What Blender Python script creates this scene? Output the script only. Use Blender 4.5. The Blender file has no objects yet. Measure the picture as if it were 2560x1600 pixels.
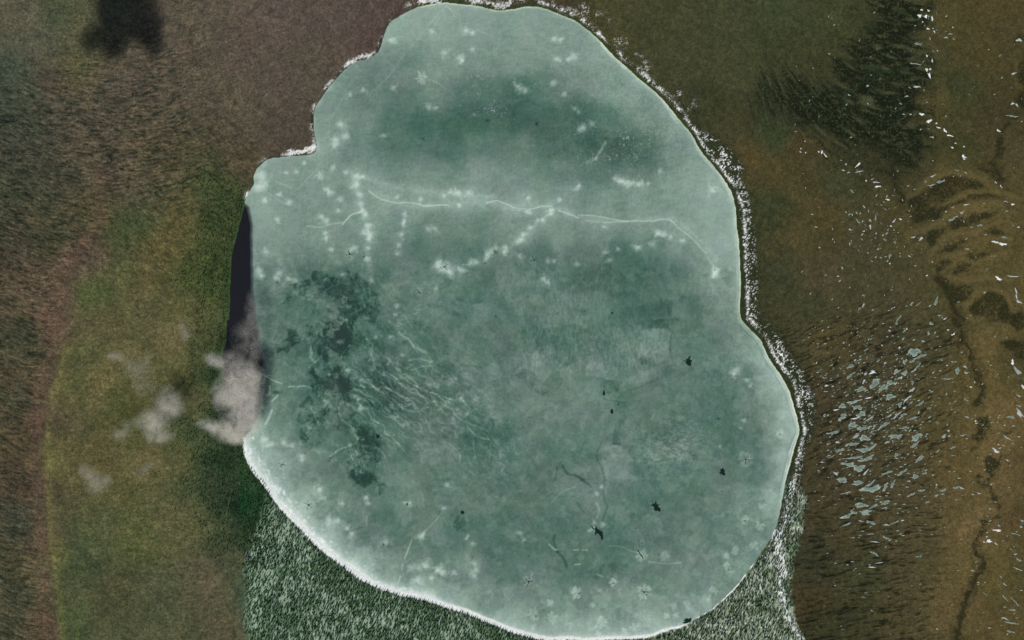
import bpy, math, random
import numpy as np
random.seed(7)
RNG = np.random.RandomState(11)
SC = bpy.context.scene
COL = SC.collection
# ------------------------------------------------------------------ camera, sky, sun, exposure
CAM_H = 4000.0
cd = bpy.data.cameras.new("camera"); cam = bpy.data.objects.new("camera", cd); COL.objects.link(cam)
cam.location = (0, 0, CAM_H); cam.rotation_euler = (0, 0, 0)
cd.sensor_width = 36.0; cd.lens = 36.0 * CAM_H / 2560.0
cd.clip_start = 10.0; cd.clip_end = 200000.0
SC.camera = cam
SUN_EL = math.radians(42.0)
SDX, SDY = -0.40, -0.9165           # horizontal direction towards the sun (world x east, y north)
w = bpy.data.worlds.new("World"); SC.world = w; w.use_nodes = True
nt = w.node_tree; nt.nodes.clear()
sky = nt.nodes.new("ShaderNodeTexSky"); sky.sky_type = 'NISHITA'; sky.sun_disc = False
sky.sun_elevation = SUN_EL; sky.sun_rotation = math.atan2(SDX, SDY)
bgn = nt.nodes.new("ShaderNodeBackground"); bgn.inputs[1].default_value = 0.065
wo = nt.nodes.new("ShaderNodeOutputWorld")
nt.links.new(sky.outputs[0], bgn.inputs[0]); nt.links.new(bgn.outputs[0], wo.inputs[0])
ld = bpy.data.lights.new("sun", 'SUN'); ld.energy = 4.05; ld.angle = math.radians(0.5); ld.color = (1.0, 0.965, 0.90)
sun = bpy.data.objects.new("sun", ld); COL.objects.link(sun)
from mathutils import Vector
sdir = Vector((SDX * math.cos(SUN_EL), SDY * math.cos(SUN_EL), math.sin(SUN_EL)))
sun.rotation_euler = sdir.to_track_quat('Z', 'Y').to_euler(); sun.location = sdir * 3000
SC.view_settings.view_transform = 'Standard'; SC.view_settings.look = 'None'
SC.view_settings.exposure = 0.0; SC.view_settings.gamma = 1.0; SC.view_settings.use_curve_mapping = False
try:
    SC.cycles.use_denoising = False; SC.cycles.volume_bounces = 2; SC.cycles.max_bounces = 4; SC.cycles.volume_step_rate = 1.0
except Exception: pass
ALB = 0.86                          # albedo of the whitest snow; every colour below is relative to it

# ------------------------------------------------------------------ helpers
def lin(c):
    c = np.asarray(c, dtype=np.float32) / 255.0
    return np.where(c <= 0.04045, c / 12.92, ((c + 0.055) / 1.055) ** 2.4) * ALB
def W(px, py, z=0.0): return (px - 1280.0, 800.0 - py, z)
_tabs = {}
def vn(x, y, seed=0):
    """smooth value noise in -1..1"""
    if seed not in _tabs: _tabs[seed] = np.random.RandomState(seed + 100).uniform(-1, 1, (256, 256)).astype(np.float32)
    t = _tabs[seed]
    xi = np.floor(x); yi = np.floor(y); fx = (x - xi).astype(np.float32); fy = (y - yi).astype(np.float32)
    xi = xi.astype(np.int64) & 255; yi = yi.astype(np.int64) & 255
    fx = fx * fx * (3 - 2 * fx); fy = fy * fy * (3 - 2 * fy); x1 = (xi + 1) & 255; y1 = (yi + 1) & 255
    a = t[yi, xi]; b = t[yi, x1]; c = t[y1, xi]; d = t[y1, x1]
    return (a + (b - a) * fx) * (1 - fy) + (c + (d - c) * fx) * fy
def fbm(x, y, s, o=4, seed=0, g=0.5):
    r = 0.0; a = 1.0; n = 0.0
    for k in range(o):
        r = r + a * vn(x / s + 17.3 * k, y / s + 9.1 * k, seed + k); n += a; a *= g; s *= 0.5
    return r / n
def aniso(x, y, ang, sl, sw, o=3, seed=0):
    """noise stretched along ang (degrees, picture sense: + is down to the right)"""
    c, s = math.cos(math.radians(ang)), math.sin(math.radians(ang))
    return fbm((x * c + y * s) / sl, (-x * s + y * c) / sw, 1.0, o, seed)
def sstep(a, b, x):
    t = np.clip((x - a) / (b - a), 0, 1); return t * t * (3 - 2 * t)
def ZC(ox, oy, pts):                # points read off an enlarged quarter of the survey
    return [(ox + p[0] * 0.26457, oy + p[1] * 0.26457) for p in pts]

# ------------------------------------------------------------------ the grid all ground fields live on
STEP = 2.0
xs = np.concatenate([[-60000, -20000, -7000, -3000, -1500, -900, -600, -400, -280, -200], np.arange(-150, 2711, STEP), [2760, 2840, 2960, 3200, 3500, 4200, 6000, 10000, 25000, 62000]]).astype(np.float64)
ys = np.concatenate([[-60000, -20000, -7000, -3000, -1500, -900, -600, -400, -280, -200], np.arange(-150, 1751, STEP), [1800, 1880, 2000, 2200, 2500, 3200, 5000, 9000, 25000, 62000]]).astype(np.float64)
X, Y = np.meshgrid(xs, ys)
NY, NX = X.shape
def win(x0, x1, y0, y1):
    i0 = max(0, np.searchsorted(xs, x0)); i1 = min(NX, np.searchsorted(xs, x1) + 1)
    j0 = max(0, np.searchsorted(ys, y0)); j1 = min(NY, np.searchsorted(ys, y1) + 1)
    return slice(j0, j1), slice(i0, i1)
def segdist(px, py, pts, closed=False):
    d = np.full(px.shape, 1e9, dtype=np.float64); n = len(pts)
    for k in range(n if closed else n - 1):
        ax, ay = pts[k]; bx, by = pts[(k + 1) % n]; ex, ey = bx - ax, by - ay
        L = ex * ex + ey * ey + 1e-9
        t = np.clip(((px - ax) * ex + (py - ay) * ey) / L, 0, 1)
        d = np.minimum(d, (px - ax - t * ex) ** 2 + (py - ay - t * ey) ** 2)
    return np.sqrt(d)
def inside(px, py, pts):
    c = np.zeros(px.shape, dtype=bool); n = len(pts)
    for k in range(n):
        ax, ay = pts[k]; bx, by = pts[(k + 1) % n]
        if ay == by: continue
        c ^= ((ay > py) != (by > py)) & (px < (bx - ax) * (py - ay) / (by - ay) + ax)
    return c
def signed(px, py, pts): return segdist(px, py, pts, True) * np.where(inside(px, py, pts), -1.0, 1.0)
def smooth_line(pts, n=3, closed=True):
    out = []; m = len(pts)
    for i in range(m if closed else m - 1):
        if closed: p0, p1, p2, p3 = pts[i - 1], pts[i], pts[(i + 1) % m], pts[(i + 2) % m]
        else: p0, p1, p2, p3 = pts[max(0, i - 1)], pts[i], pts[i + 1], pts[min(m - 1, i + 2)]
        for k in range(n):
            t = k / n
            out.append(tuple(0.5 * (2 * p1[a] + (p2[a] - p0[a]) * t + (2 * p0[a] - 5 * p1[a] + 4 * p2[a] - p3[a]) * t * t + (3 * p1[a] - p0[a] - 3 * p2[a] + p3[a]) * t ** 3) for a in (0, 1)))
    if not closed: out.append(pts[-1])
    return out
def blend(F, sl, val, m):
    if F.ndim == 3: F[sl] += (np.asarray(val, dtype=np.float32) - F[sl]) * m[..., None]
    else: F[sl] += (val - F[sl]) * m
def stroke(F, pts, wd, val, a=1.0, soft=2.0, warp=0.0, add=False, seed=50, rag=0.0, taper=False, smooth=True):
    if smooth and len(pts) > 2: pts = smooth_line(list(pts), 4, False)
    r = wd + soft + warp + 4
    sl = win(min(p[0] for p in pts) - r, max(p[0] for p in pts) + r, min(p[1] for p in pts) - r, max(p[1] for p in pts) + r)
    x, y = X[sl], Y[sl]
    if x.size == 0: return
    xw = x + warp * fbm(x, y, 14, 2, seed) if warp else x
    yw = y + warp * fbm(x, y, 14, 2, seed + 3) if warp else y
    d = segdist(xw, yw, pts)
    if rag: d = d + rag * vn(x / 3.1, y / 3.1, seed + 7)
    m = a * np.clip((wd / 2 + soft / 2 - d) / soft, 0, 1)
    if add: F[sl] += val * m
    else: blend(F, sl, val, m)
def patch(F, pts, val, a=1.0, soft=3.0, warp=5.0, add=False, seed=60, wsc=18, mod=None):
    r = soft + warp + 4
    sl = win(min(p[0] for p in pts) - r, max(p[0] for p in pts) + r, min(p[1] for p in pts) - r, max(p[1] for p in pts) + r)
    x, y = X[sl], Y[sl]
    if x.size == 0: return
    d = signed(x + warp * fbm(x, y, wsc, 3, seed, .6), y + warp * fbm(x, y, wsc, 3, seed + 4, .6), pts)
    m = a * np.clip(0.5 - d / soft, 0, 1)
    if mod is not None: m = m * mod(x, y)
    if add: F[sl] += val * m
    else: blend(F, sl, val, m)
def blob(F, cx, cy, rx, ry, val, ang=0, warp=0.35, add=True, seed=70, p=1.0):
    r = max(rx, ry) * 2.4 + 3
    sl = win(cx - r, cx + r, cy - r, cy + r); x, y = X[sl], Y[sl]
    if x.size == 0: return
    c, s = math.cos(math.radians(ang)), math.sin(math.radians(ang))
    u = ((x - cx) * c + (y - cy) * s) / rx; v = (-(x - cx) * s + (y - cy) * c) / ry
    q = np.sqrt(u * u + v * v) * (1 + warp * fbm(x, y, max(6, min(rx, ry)), 3, seed, .6))
    m = np.exp(-(q ** (2 * p)))
    if add: F[sl] += val * m
    else: blend(F, sl, val, m)
def rosette(F, cx, cy, r, val):
    """feathery bloom of drained frost round a crack"""
    R = r * 1.5; sl = win(cx - R, cx + R, cy - R, cy + R); x, y = X[sl], Y[sl]
    if x.size == 0: return
    th = np.arctan2(y - cy, x - cx); q = np.hypot(x - cx, y - cy) / r; sd_ = int(cx * 7 + cy) % 97
    pet = vn(th * 1.9 + 40, q * 0 + cx, 200 + sd_ % 7) * 0.30 + vn(th * 4.6 + 60, q * 0.6 + cy, 210 + sd_ % 5) * 0.30
    m = np.clip((0.92 + pet - q) / 0.22, 0, 1) * (0.72 + 0.5 * vn(th * 6 + 11, q * 2, 220))
    F[sl] += val * np.clip(m, 0, 1.2)

# ------------------------------------------------------------------ the shoreline
SHORE = ([(1113.6,6.6),(1075,11),(1044.8,18.5),(1010,34),(984,50),(968,69),(959,93),(953.5,114),(944,132),(928,144),(899,152),(873,165),(852,185),(830.5,209),(812,233),(796,257),(788,272.5),(785,296),(785.5,323),(789.5,349),(795,368),(788,381),(772,387.6),(746,390),(706,393),(672,398),(661,405),(645,420),(638,432),(634,442),(635,461),(619,487),(612.5,506),(606,532),(595,572),(585,612),(579,638),(575.5,691),(574,744),(571.5,797),(566,800),(565,853),(556,879),(554,916),(560,950),(572,1000),(592,1050),(606,1090),(611,1112),(614,1131),(622,1152),(638,1176),(658.5,1200),(674,1218.5),(693,1248),(725,1282),(759,1316),(799,1356),(838,1388),(873,1412),(899,1433),(931,1451),(971,1465),(1010,1478),(1063,1487),(1116,1507),(1156,1517.5),(1209,1539),(1248.5,1554.5),(1280,1568),(1320,1580),(1373,1591.6),(1425.5,1589),(1465,1594),(1518,1590),(1571,1590),(1624,1585),(1656,1573),(1690,1565),(1709,1560),(1730,1552),(1756,1535),(1783,1520),(1809,1496),(1836,1470),(1862,1438),(1886,1404),(1920,1356),(1930.6,1337.6),(1941,1311),(1950,1277),(1957,1240),(1964,1200),(1977,1154.5),(1986,1117.5),(1997,1086),(1997.5,1072.5),(1993,1046),(1985,1019.6),(1977,990),(1962,956),(1946.5,932),(1933,914),(1920,892.6),(1902,853),(1878,826.5),(1857,805),(1851.5,794),(1849,770),(1851.5,704),(1849,651),(1846,598),(1841,559),(1838,519),(1828,479),(1809,450),(1791,424),(1769.5,400),(1746,368),(1724.5,331),(1693,294),(1661,254),(1632,225),(1592,193),(1558,161),(1531,137.6),(1505,108.5),(1470.5,77),(1439,53),(1407,40),(1372.6,25),(1338,17),(1306.5,18),(1280,24),(1243,26),(1217,21),(1182,13),(1148,10.6),(1124,8)])
SHORE_S = smooth_line(SHORE, 2)
jx = np.concatenate([np.arange(0, NX, 2), [NX - 1]]) if (NX - 1) % 2 else np.arange(0, NX, 2)
jy = np.concatenate([np.arange(0, NY, 2), [NY - 1]]) if (NY - 1) % 2 else np.arange(0, NY, 2)
Xc, Yc = np.meshgrid(xs[jx], ys[jy])
def upsample(C):
    R = np.empty((len(jy), NX)); 
    for r_ in range(len(jy)): R[r_] = np.interp(xs, xs[jx], C[r_])
    i = np.clip(np.searchsorted(ys[jy], ys, side='right') - 1, 0, len(jy) - 2)
    t = ((ys - ys[jy][i]) / (ys[jy][i + 1] - ys[jy][i]))[:, None]
    return R[i] * (1 - t) + R[i + 1] * t
SD0 = upsample(signed(Xc, Yc, SHORE_S))
SDN = SD0 + 1.6 * fbm(X, Y, 9, 3, 5, .6) * sstep(70, 30, np.abs(SD0))      # ragged waterline
SEAM = [(480,300),(505,602),(512,612),(519,618),(540,623),(559,626),(640,627),(717,628),(760,631),(800,637),(850,645),(900,652),(950,653),(990,648),(1020,642),(1050,634),(1075,622),(1092,608),(1100,590),(1105,300)]
seam = np.interp(ys, [p[0] for p in SEAM], [p[1] for p in SEAM], left=300, right=300)[:, None] + 0 * X
seam = seam + 1.5 * fbm(X, Y, 16, 3, 8)

# ------------------------------------------------------------------ ground colour: surveyed vegetation tints, blended
CP = """40,40,84,80,62;100,100,78,78,60;150,40,66,74,50;200,60,84,82,56;40,180,64,74,56;30,250,58,66,50;200,170,82,80,50;120,200,74,68,54;300,200,80,72,58;450,60,84,76,60;450,200,82,74,58;620,100,84,72,60;600,300,82,74,58;700,60,88,76,66;700,200,84,74,62;850,60,86,74,64;760,150,82,74,60;940,90,80,66,58;700,330,78,68,56;600,420,80,70,52;550,480,64,72,42;400,380,78,72,52;60,380,64,66,52;200,300,78,72,56;30,480,60,66,50;280,440,84,74,60;340,470,82,76,60;150,480,64,66,52;60,620,64,64,50;150,600,60,66,46;60,700,78,68,54;230,620,88,74,60;185,660,90,74,64;160,740,92,76,62;150,800,88,70,58;60,850,58,62,46;120,960,84,70,56;60,1000,60,64,48;108,1040,72,58,48;105,1200,72,58,46;50,1200,64,58,46;50,1300,54,62,48;110,1350,84,68,54;60,1500,60,64,48;135,1560,82,64,54;250,560,70,72,44;330,560,66,76,46;450,540,88,78,50;420,620,92,80,50;370,700,92,80,52;300,680,80,82,50;230,740,70,80,46;260,800,86,78,52;200,880,80,80,50;480,700,66,76,42;530,560,58,72,40;560,500,56,72,40;540,700,54,74,38;460,780,84,80,50;430,850,102,90,60;340,760,84,80,54;260,960,98,88,56;330,900,90,84,56;170,960,84,82,50;300,1000,74,74,44;440,920,84,82,50;500,900,66,70,44;540,940,38,66,38;560,1020,30,66,38;480,1000,76,72,48;330,1050,70,72,40;250,1150,92,82,52;130,1150,92,88,52;300,1230,84,80,50;380,1160,96,86,56;450,1160,78,76,48;500,1080,64,76,50;560,1150,34,66,38;600,1250,26,60,36;540,1200,52,66,44;620,1350,40,58,38;580,1400,68,70,52;520,1450,86,77,58;550,1550,84,75,56;450,1300,86,82,54;350,1350,80,82,48;240,1350,76,80,52;200,1400,60,70,48;140,1400,88,88,52;300,1480,74,70,48;400,1500,72,74,52;250,1580,74,74,50;450,1580,74,74,52;170,1560,64,84,46;700,1400,52,72,50;640,1500,60,76,58;900,1550,60,76,56;1100,1570,62,74,56;1400,10,66,58,40;1500,60,72,66,40;1650,60,68,66,40;1800,60,66,66,42;1950,40,62,68,44;1700,150,66,64,42;1850,200,68,68,42;1750,250,56,56,36;1850,300,66,60,38;2000,120,60,62,36;2100,60,64,66,36;2050,150,64,60,36;1900,260,50,52,36;2040,220,60,56,38;2200,120,50,50,32;2180,200,46,48,30;2100,300,44,46,30;2000,280,44,48,34;2240,240,46,46,30;2300,150,66,64,40;2350,60,78,66,38;2500,40,78,62,38;2450,150,74,60,36;2400,220,56,60,36;2330,260,84,68,38;2540,120,72,60,38;2500,300,62,52,34;1930,340,52,66,42;2000,360,78,60,36;1900,380,88,66,36;2150,380,58,52,34;2250,360,50,48,32;2400,360,60,58,34;2500,380,72,60,42;2280,420,66,58,34;1960,440,80,64,34;2050,520,82,64,34;1930,520,56,60,36;2000,600,78,64,36;1940,700,56,60,42;2050,700,76,64,44;2180,600,72,62,42;2100,460,62,62,40;2200,720,72,64,42;2030,780,64,62,40;2250,560,80,66,36;2350,460,88,72,40;2450,450,84,70,40;2420,520,98,76,48;2480,580,86,70,40;2420,640,92,74,44;2500,700,86,70,42;2450,780,84,72,44;2350,750,78,68,42;2540,480,80,66,42;1900,700,64,56,34;1960,900,64,58,40;2050,850,84,68,40;2200,880,72,60,44;2350,850,74,66,44;2450,870,104,80,46;2540,920,70,60,38;2480,950,98,78,44;2050,1000,74,58,42;2150,1050,70,58,44;2300,1050,82,68,42;2380,1150,92,72,42;2500,1060,104,80,48;2480,1150,110,84,52;2540,1150,88,68,44;2100,1180,72,58,42;2250,1200,76,62,44;2400,1230,92,72,46;2450,1280,106,82,52;2430,1330,110,84,54;2540,1300,84,64,42;2000,1300,68,56,40;2100,1350,72,60,38;2250,1350,80,66,44;2030,1400,56,54,38;2150,1430,66,64,40;2300,1400,80,66,42;2400,1420,96,76,46;2380,1520,104,80,50;2500,1430,94,76,42;2550,1430,74,64,40;2470,1560,86,68,40;2150,1560,62,58,36;2000,1500,68,52,34;2250,1550,76,64,38;2060,1580,56,52,32"""
CP = np.array([[float(v) for v in r.split(",")] for r in CP.split(";")])
gx = np.arange(-160, 2740, 16.0); gy = np.arange(-160, 1780, 16.0); GX, GY = np.meshgrid(gx, gy)
num = np.zeros(GX.shape + (3,)); den = np.zeros(GX.shape)
for c in CP:
    wgt = 1.0 / ((GX - c[0]) ** 2 + (GY - c[1]) ** 2 + 500.0) ** 1.6
    num += wgt[..., None] * c[2:]; den += wgt
CG = num / den[..., None]
wx = X + 30 * fbm(X, Y, 90, 4, 20, .6); wy = Y + 30 * fbm(X, Y, 90, 4, 30, .6)
fx = np.clip((wx - gx[0]) / 16.0, 0, len(gx) - 1.001); fy = np.clip((wy - gy[0]) / 16.0, 0, len(gy) - 1.001)
ix, iy = fx.astype(int), fy.astype(int); fx = (fx - ix)[..., None]; fy = (fy - iy)[..., None]
LAND = ((CG[iy, ix] * (1 - fx) + CG[iy, ix + 1] * fx) * (1 - fy) + (CG[iy + 1, ix] * (1 - fx) + CG[iy + 1, ix + 1] * fx) * fy).astype(np.float32)
del wx, wy, fx, fy, ix, iy
# the brown worn band that curves down the west side: sharp eastern edge
BAND = [(300,470),(262,560),(225,625),(200,665),(182,700),(167,760),(160,800),(158,850),(140,930),(122,985),(117,1040),(110,1100),(112,1180),(116,1260),(118,1330),(128,1420),(138,1490),(148,1600),(156,1760)]
bx = np.interp(ys, [p[1] for p in BAND], [p[0] for p in BAND])[:, None] + 3 * fbm(X, Y, 22, 3, 41)
bm = sstep(34, 6, np.abs(X - bx + 20)) * sstep(420, 540, Y) * (0.55 + 0.45 * fbm(X, Y, 40, 3, 44))
blend(LAND, (slice(None), slice(None)), (86, 72, 58), np.clip(bm, 0, .75))
em = np.exp(-((X - bx - 10) / 9.0) ** 2) * sstep(820, 960, Y) * (0.6 + 0.4 * fbm(X, Y, 30, 2, 45))
blend(LAND, (slice(None), slice(None)), (100, 98, 56), np.clip(em, 0, .55))
# relief fields: H is height in metres, vegetation and painted hollow shade follow it
far = sstep(-150, -60, X) * sstep(2710, 2620, X) * sstep(-150, -60, Y) * sstep(1750, 1660, Y)
wvx = X + 14 * fbm(X, Y, 60, 2, 300); wvy = Y + 16 * fbm(X, Y, 70, 3, 303)
west = sstep(720, 560, X)
ridW = aniso(wvx, wvy + 0.0006 * (X - 200) ** 2, 4, 16, 3.5, 3, 310)
swale = sstep(20, -60, X - bx) * sstep(420, 600, Y) + sstep(600, 430, Y) * sstep(130, 260, Y + X * 0.25) * sstep(560, 330, X - Y * 0.2)
swale = np.clip(swale, 0, 1)
ridW2 = aniso(wvx, wvy, 30, 14, 3.5, 3, 320)
meadow = np.clip(west - swale, 0, 1)
grain = vn(X / 3.0, Y / 3.6, 330) * .6 + vn(X / 5.6, Y / 6.4, 331) * .6
east = sstep(1840, 2000, X) * sstep(280, 460, Y)
ridE = aniso(X + 8 * fbm(X, Y, 50, 2, 340), Y + 10 * fbm(X, Y, 60, 2, 341), -24 + 0, 19, 4.2, 3, 342)
ridE2 = aniso(X, Y + 8 * fbm(X, Y, 60, 2, 343), -7, 22, 4.0, 3, 345)
kE = sstep(1120, 1300, Y); rE = ridE * (1 - kE) + ridE2 * kE
rEa = east * sstep(700, 860, Y) * sstep(2470, 2330, X + 0.1 * (Y - 900))
comb = aniso(X + 10 * fbm(X, Y, 50, 2, 771), Y + 14 * fbm(X, Y, 60, 3, 773) + 0.0006 * (X - 200) ** 2, 6, 18, 2.4, 2, 775)
LAND *= (1 + (.06 + .08 * swale) * np.clip(comb * 2, -1, 1) * sstep(900, 700, X))[..., None].astype(np.float32)
mulW = 1 - .24 * np.clip(-ridW * 2.2 - .1, 0, 1) * swale - .22 * np.clip(-ridW2 * 2.2 - .1, 0, 1) * np.clip(sstep(700, 600, X) * sstep(200, 330, Y) * sstep(760, 640, Y), 0, 1)  # shade of the ridge hollows painted into the ground colour, on top of relief
LAND *= mulW[..., None].astype(np.float32)
H = (1.35 * ridW * swale + .8 * ridW2 * np.clip(sstep(700, 600, X) * sstep(200, 330, Y) * sstep(760, 640, Y), 0, 1) * (1 - swale * .7)
     + 1.1 * rE * rEa + grain * (0.30 + 0.22 * west) + 0.8 * fbm(X, Y, 46, 3, 350))
def mul(f): 
    global LAND
    LAND *= f[..., None].astype(np.float32)
vegW = np.clip(ridW * 1.6, -1, 1) * swale
LAND += (vegW[..., None] * np.array([10, 3, 2.5], dtype=np.float32))
LAND += ((np.clip(fbm(X, Y, 26, 4, 360, .65) * 2.4, -1, 1) * (0.5 + .5 * west))[..., None] * np.array([6.5, 4.5, 3.0], dtype=np.float32))
LAND += ((np.clip(fbm(X, Y, 9, 3, 365, .7) * 2.4, -1, 1))[..., None] * np.array([6.5, 5.0, 3.0], dtype=np.float32))
mul(1 + 0.12 * np.clip(grain, -1.2, 1.2) + 0.05 * RNG.uniform(-1, 1, X.shape))
streak = np.clip(rE - 0.12, 0, 1) * rEa
mul(1 - 1.3 * np.clip(streak, 0, .42))
# NE fen: black sedge lawn cut by tan strings that fan out of the north-west
FEN = [(2170,-30),(2280,-30),(2300,30),(2290,80),(2300,140),(2310,200),(2310,270),(2300,330),(2300,420),(2240,430),(2190,370),(2090,350),(2030,330),(1990,300),(1935,290),(1900,215),(1960,205),(2040,225),(2090,180),(2130,150),(2160,110),(2185,60)]
th = np.arctan2(Y - 40, X - 1840); rr = np.hypot(X - 1840, Y - 40)
fxs = np.arange(1700, 2700, 5.0); fth = np.tan(np.radians(np.interp(fxs, [1860, 1930, 1980, 2040, 2100, 2160, 2220, 2300], [76, 67, 59, 46, 32, 21, 13, 8])))
fint = np.concatenate([[0], np.cumsum((fth[1:] + fth[:-1]) * 2.5)]); cth = 1 / np.sqrt(1 + np.interp(X, fxs, fth) ** 2)
fv = (Y - np.interp(X, fxs, fint) + 10 * fbm(X, Y, 50, 4, 372, .6)); al = X / 46 + Y / 90
string = np.clip(vn(al, fv / 15, 370) * 2.6 - 1.0, 0, 1)
string2 = np.clip(vn(al * 1.7 + 9, fv / 7.5, 374) * 2.4 - .9, 0, 1) * .7
feath = vn(al * .8 + 31, fv / 11, 378) + .5 * vn(al * 1.4 + 3, fv / 5, 379)
thread = np.clip(1 - np.abs(vn(al * 1.5 + 5, fv / 13, 383) + .5 * vn(al * 3, fv / 6, 387)) * 6, 0, 1) * .75
st = np.maximum(np.maximum(string, string2), thread)
dots = np.clip(vn(X / 2.6, Y / 2.6, 380) * 1.6 - .55, 0, 1)
sl = win(1870, 2340, -60, 450); x_, y_ = X[sl], Y[sl]
d_ = signed(x_ + 22 * fbm(x_, y_, 40, 4, 61, .6), y_ + 22 * fbm(x_, y_, 40, 4, 65, .6), FEN)
m_ = np.clip(.62 - d_ / 62 + .62 * feath[sl] * sstep(-70, -5, d_) + .5 * np.clip(vn(x_ / 2.4, y_ / 2.4, 395), -1, 1) * sstep(-30, 10, d_), 0, 1) * .95
fenc = np.zeros(x_.shape + (3,), dtype=np.float32) + np.array([24, 28, 18], dtype=np.float32)
fenc += (np.array([84, 82, 56]) - fenc) * (st[sl] * .7)[..., None]
fenc += (np.array([96, 92, 56]) - fenc) * (dots[sl] * .75)[..., None]
fenc += (np.array([28, 56, 36]) - fenc) * (np.clip(fbm(x_, y_, 30, 3, 391) * 2 - .7, 0, .35))[..., None]
LAND[sl] += (fenc - LAND[sl]) * m_[..., None]
H[sl] += (st[sl] * .8 - .4) * m_
def lens(ox, oy, pts, a=.86):
    pts = ZC(ox, oy, pts)
    patch(LAND, pts, (36, 34, 22), a, 9, 9, seed=int(pts[0][0]) % 40 + 60, wsc=12, mod=lambda x, y: 1 - .75 * np.clip(vn(x / 2.5, y / 2.5, 381) * 1.8 - .1 + 1.2 * fbm(x, y, 22, 3, 384), 0, 1))
for P in ([(1300,380),(1450,290),(1600,190),(1760,150),(1950,180),(2080,260),(2000,280),(1850,290),(1700,380),(1550,420),(1400,480),(1320,430)],
          [(1350,500),(1450,430),(1600,440),(1780,400),(1900,320),(2150,330),(2180,350),(1900,390),(1700,450),(1620,550),(1400,600)],
          [(1480,690),(1560,650),(1680,650),(1650,700),(1580,800),(1540,840),(1490,770)],
          [(1700,580),(1850,540),(2000,490),(2150,500),(2100,560),(1900,620),(1720,680)],
          [(1570,930),(1700,930),(1740,960),(1700,1040),(1600,1060),(1565,990)],
          [(1760,1040),(1830,960),(1920,980),(1900,1060),(1750,1080)], [(1600,870),(1750,800),(1880,740),(1890,780),(1750,880)],
          [(1850,910),(2000,880),(2100,870),(1980,960)], [(2050,680),(2150,650),(2220,690),(2200,720),(2100,710)],
          [(1620,1110),(1700,1130),(1780,1200),(1900,1180),(1960,1230),(1900,1330),(1800,1370),(1740,1400),(1680,1250)],
          [(1980,1300),(2100,1240),(2250,1300),(2300,1420),(2200,1500),(1950,1480),(1900,1400)]): lens(1920, 400, P, .8)
for P in ([(2180,200),(2300,180),(2450,210),(2450,400),(2360,380),(2330,290),(2250,270)], [(1980,930),(2060,920),(2110,970),(2060,1040),(2040,1120),(1990,1170),(1920,1130),(1960,1060),(1975,1000)],
          [(1925,1210),(1960,1200),(1985,1225),(1960,1245),(1930,1240)], [(2040,1310),(2110,1290),(2190,1350),(2140,1420),(2080,1480),(2050,1420)],
          [(2220,1055),(2290,1055),(2295,1075),(2240,1080)], [(2100,0),(2230,30),(2419,110),(2500,90),(2500,-80),(2200,-60)]): lens(1920, 800, P)
for P in ([(2370,330),(2450,320),(2450,390),(2330,400)], [(2370,600),(2450,560),(2450,800),(2360,780),(2350,680)], [(2350,870),(2450,860),(2450,1010),(2360,1000),(2330,940)], [(2290,1080),(2340,1070),(2360,1110),(2270,1110)], [(2160,1310),(2230,1300),(2230,1380),(2200,1512),(2120,1512),(2140,1400)], [(2210,1180),(2290,1150),(2300,1170),(2220,1260)]): lens(1920, 0, P)
DK = (40, 35, 24)
for (ox, oy, P, wd) in ((1920,400,[(1180,-60),(1190,80),(1200,180),(1220,300),(1270,380)],17), (1920,400,[(2100,30),(2170,120),(2200,200)],16), (1920,400,[(1990,80),(2100,110),(2180,150)],10),
        (1920,400,[(1610,1110),(1650,1180),(1690,1260),(1720,1330),(1760,1400),(1830,1500)],17), (1920,800,[(1770,0),(1830,100),(1850,200),(1900,300),(1950,400),(1990,550),(2040,650),(2000,750),(1960,800)],18),
        (1920,800,[(2180,1300),(2150,1400),(2090,1500)],14), (1920,1200,[(1980,-20),(2070,60),(2130,130),(2150,200),(2190,260)],8),
        (1920,1200,[(2180,330),(2120,360),(2050,400),(2020,480),(1960,550),(1945,660)],9), (1920,1200,[(1945,660),(2010,720),(2040,800),(1990,880),(1940,980),(1900,1090)],18),
        (1920,1200,[(1900,1090),(1850,1160),(1830,1280),(1800,1400),(1790,1560)],24)):
    stroke(LAND, ZC(ox, oy, P), wd * .62, DK, .8, 6, 11, rag=5.0, seed=90)
    stroke(LAND, ZC(ox, oy, P), wd * 1.9, DK, .24, 12, 16, rag=14.0, seed=93)
for (P, wd) in (([(1320,350),(1400,310),(1500,190),(1600,140),(1780,110),(1980,150),(2100,240),(2250,310),(2400,360),(2500,400)],13), ([(1600,440),(1700,390),(1870,310),(2050,290),(2200,300)],9),
        ([(1340,690),(1560,620),(1700,530),(1850,450),(2000,410),(2200,400)],17), ([(1560,870),(1600,800),(1700,700),(1900,680),(2100,610),(2200,570),(2300,590)],11),
        ([(1570,950),(1680,910),(1850,850),(1950,780),(2100,730),(2300,740)],12), ([(1630,1080),(1720,1000),(1830,930),(1950,960),(2050,930),(2300,850)],10),
        ([(1720,1110),(1900,1120),(2100,1100),(2300,1120)],14), ([(1800,1370),(1900,1330),(1970,1240),(2150,1210),(2250,1270),(2300,1400)],14)):
    stroke(LAND, ZC(1920, 400, P), wd, (98, 80, 48), .62, 6, 4, rag=1.5, seed=95)
    stroke(H, ZC(1920, 400, P), wd, .7, 1, 6, 4, add=True, seed=95)
stroke(LAND, [(582,1222),(574,1250),(566,1290),(560,1320)], 3.0, (72, 96, 56), .6, 2.5, 1)
stroke(LAND, ZC(640, 0, [(330,920),(400,935),(480,945),(560,985),(590,1010)]), 2.2, (58, 48, 38), .7, 2)

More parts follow.
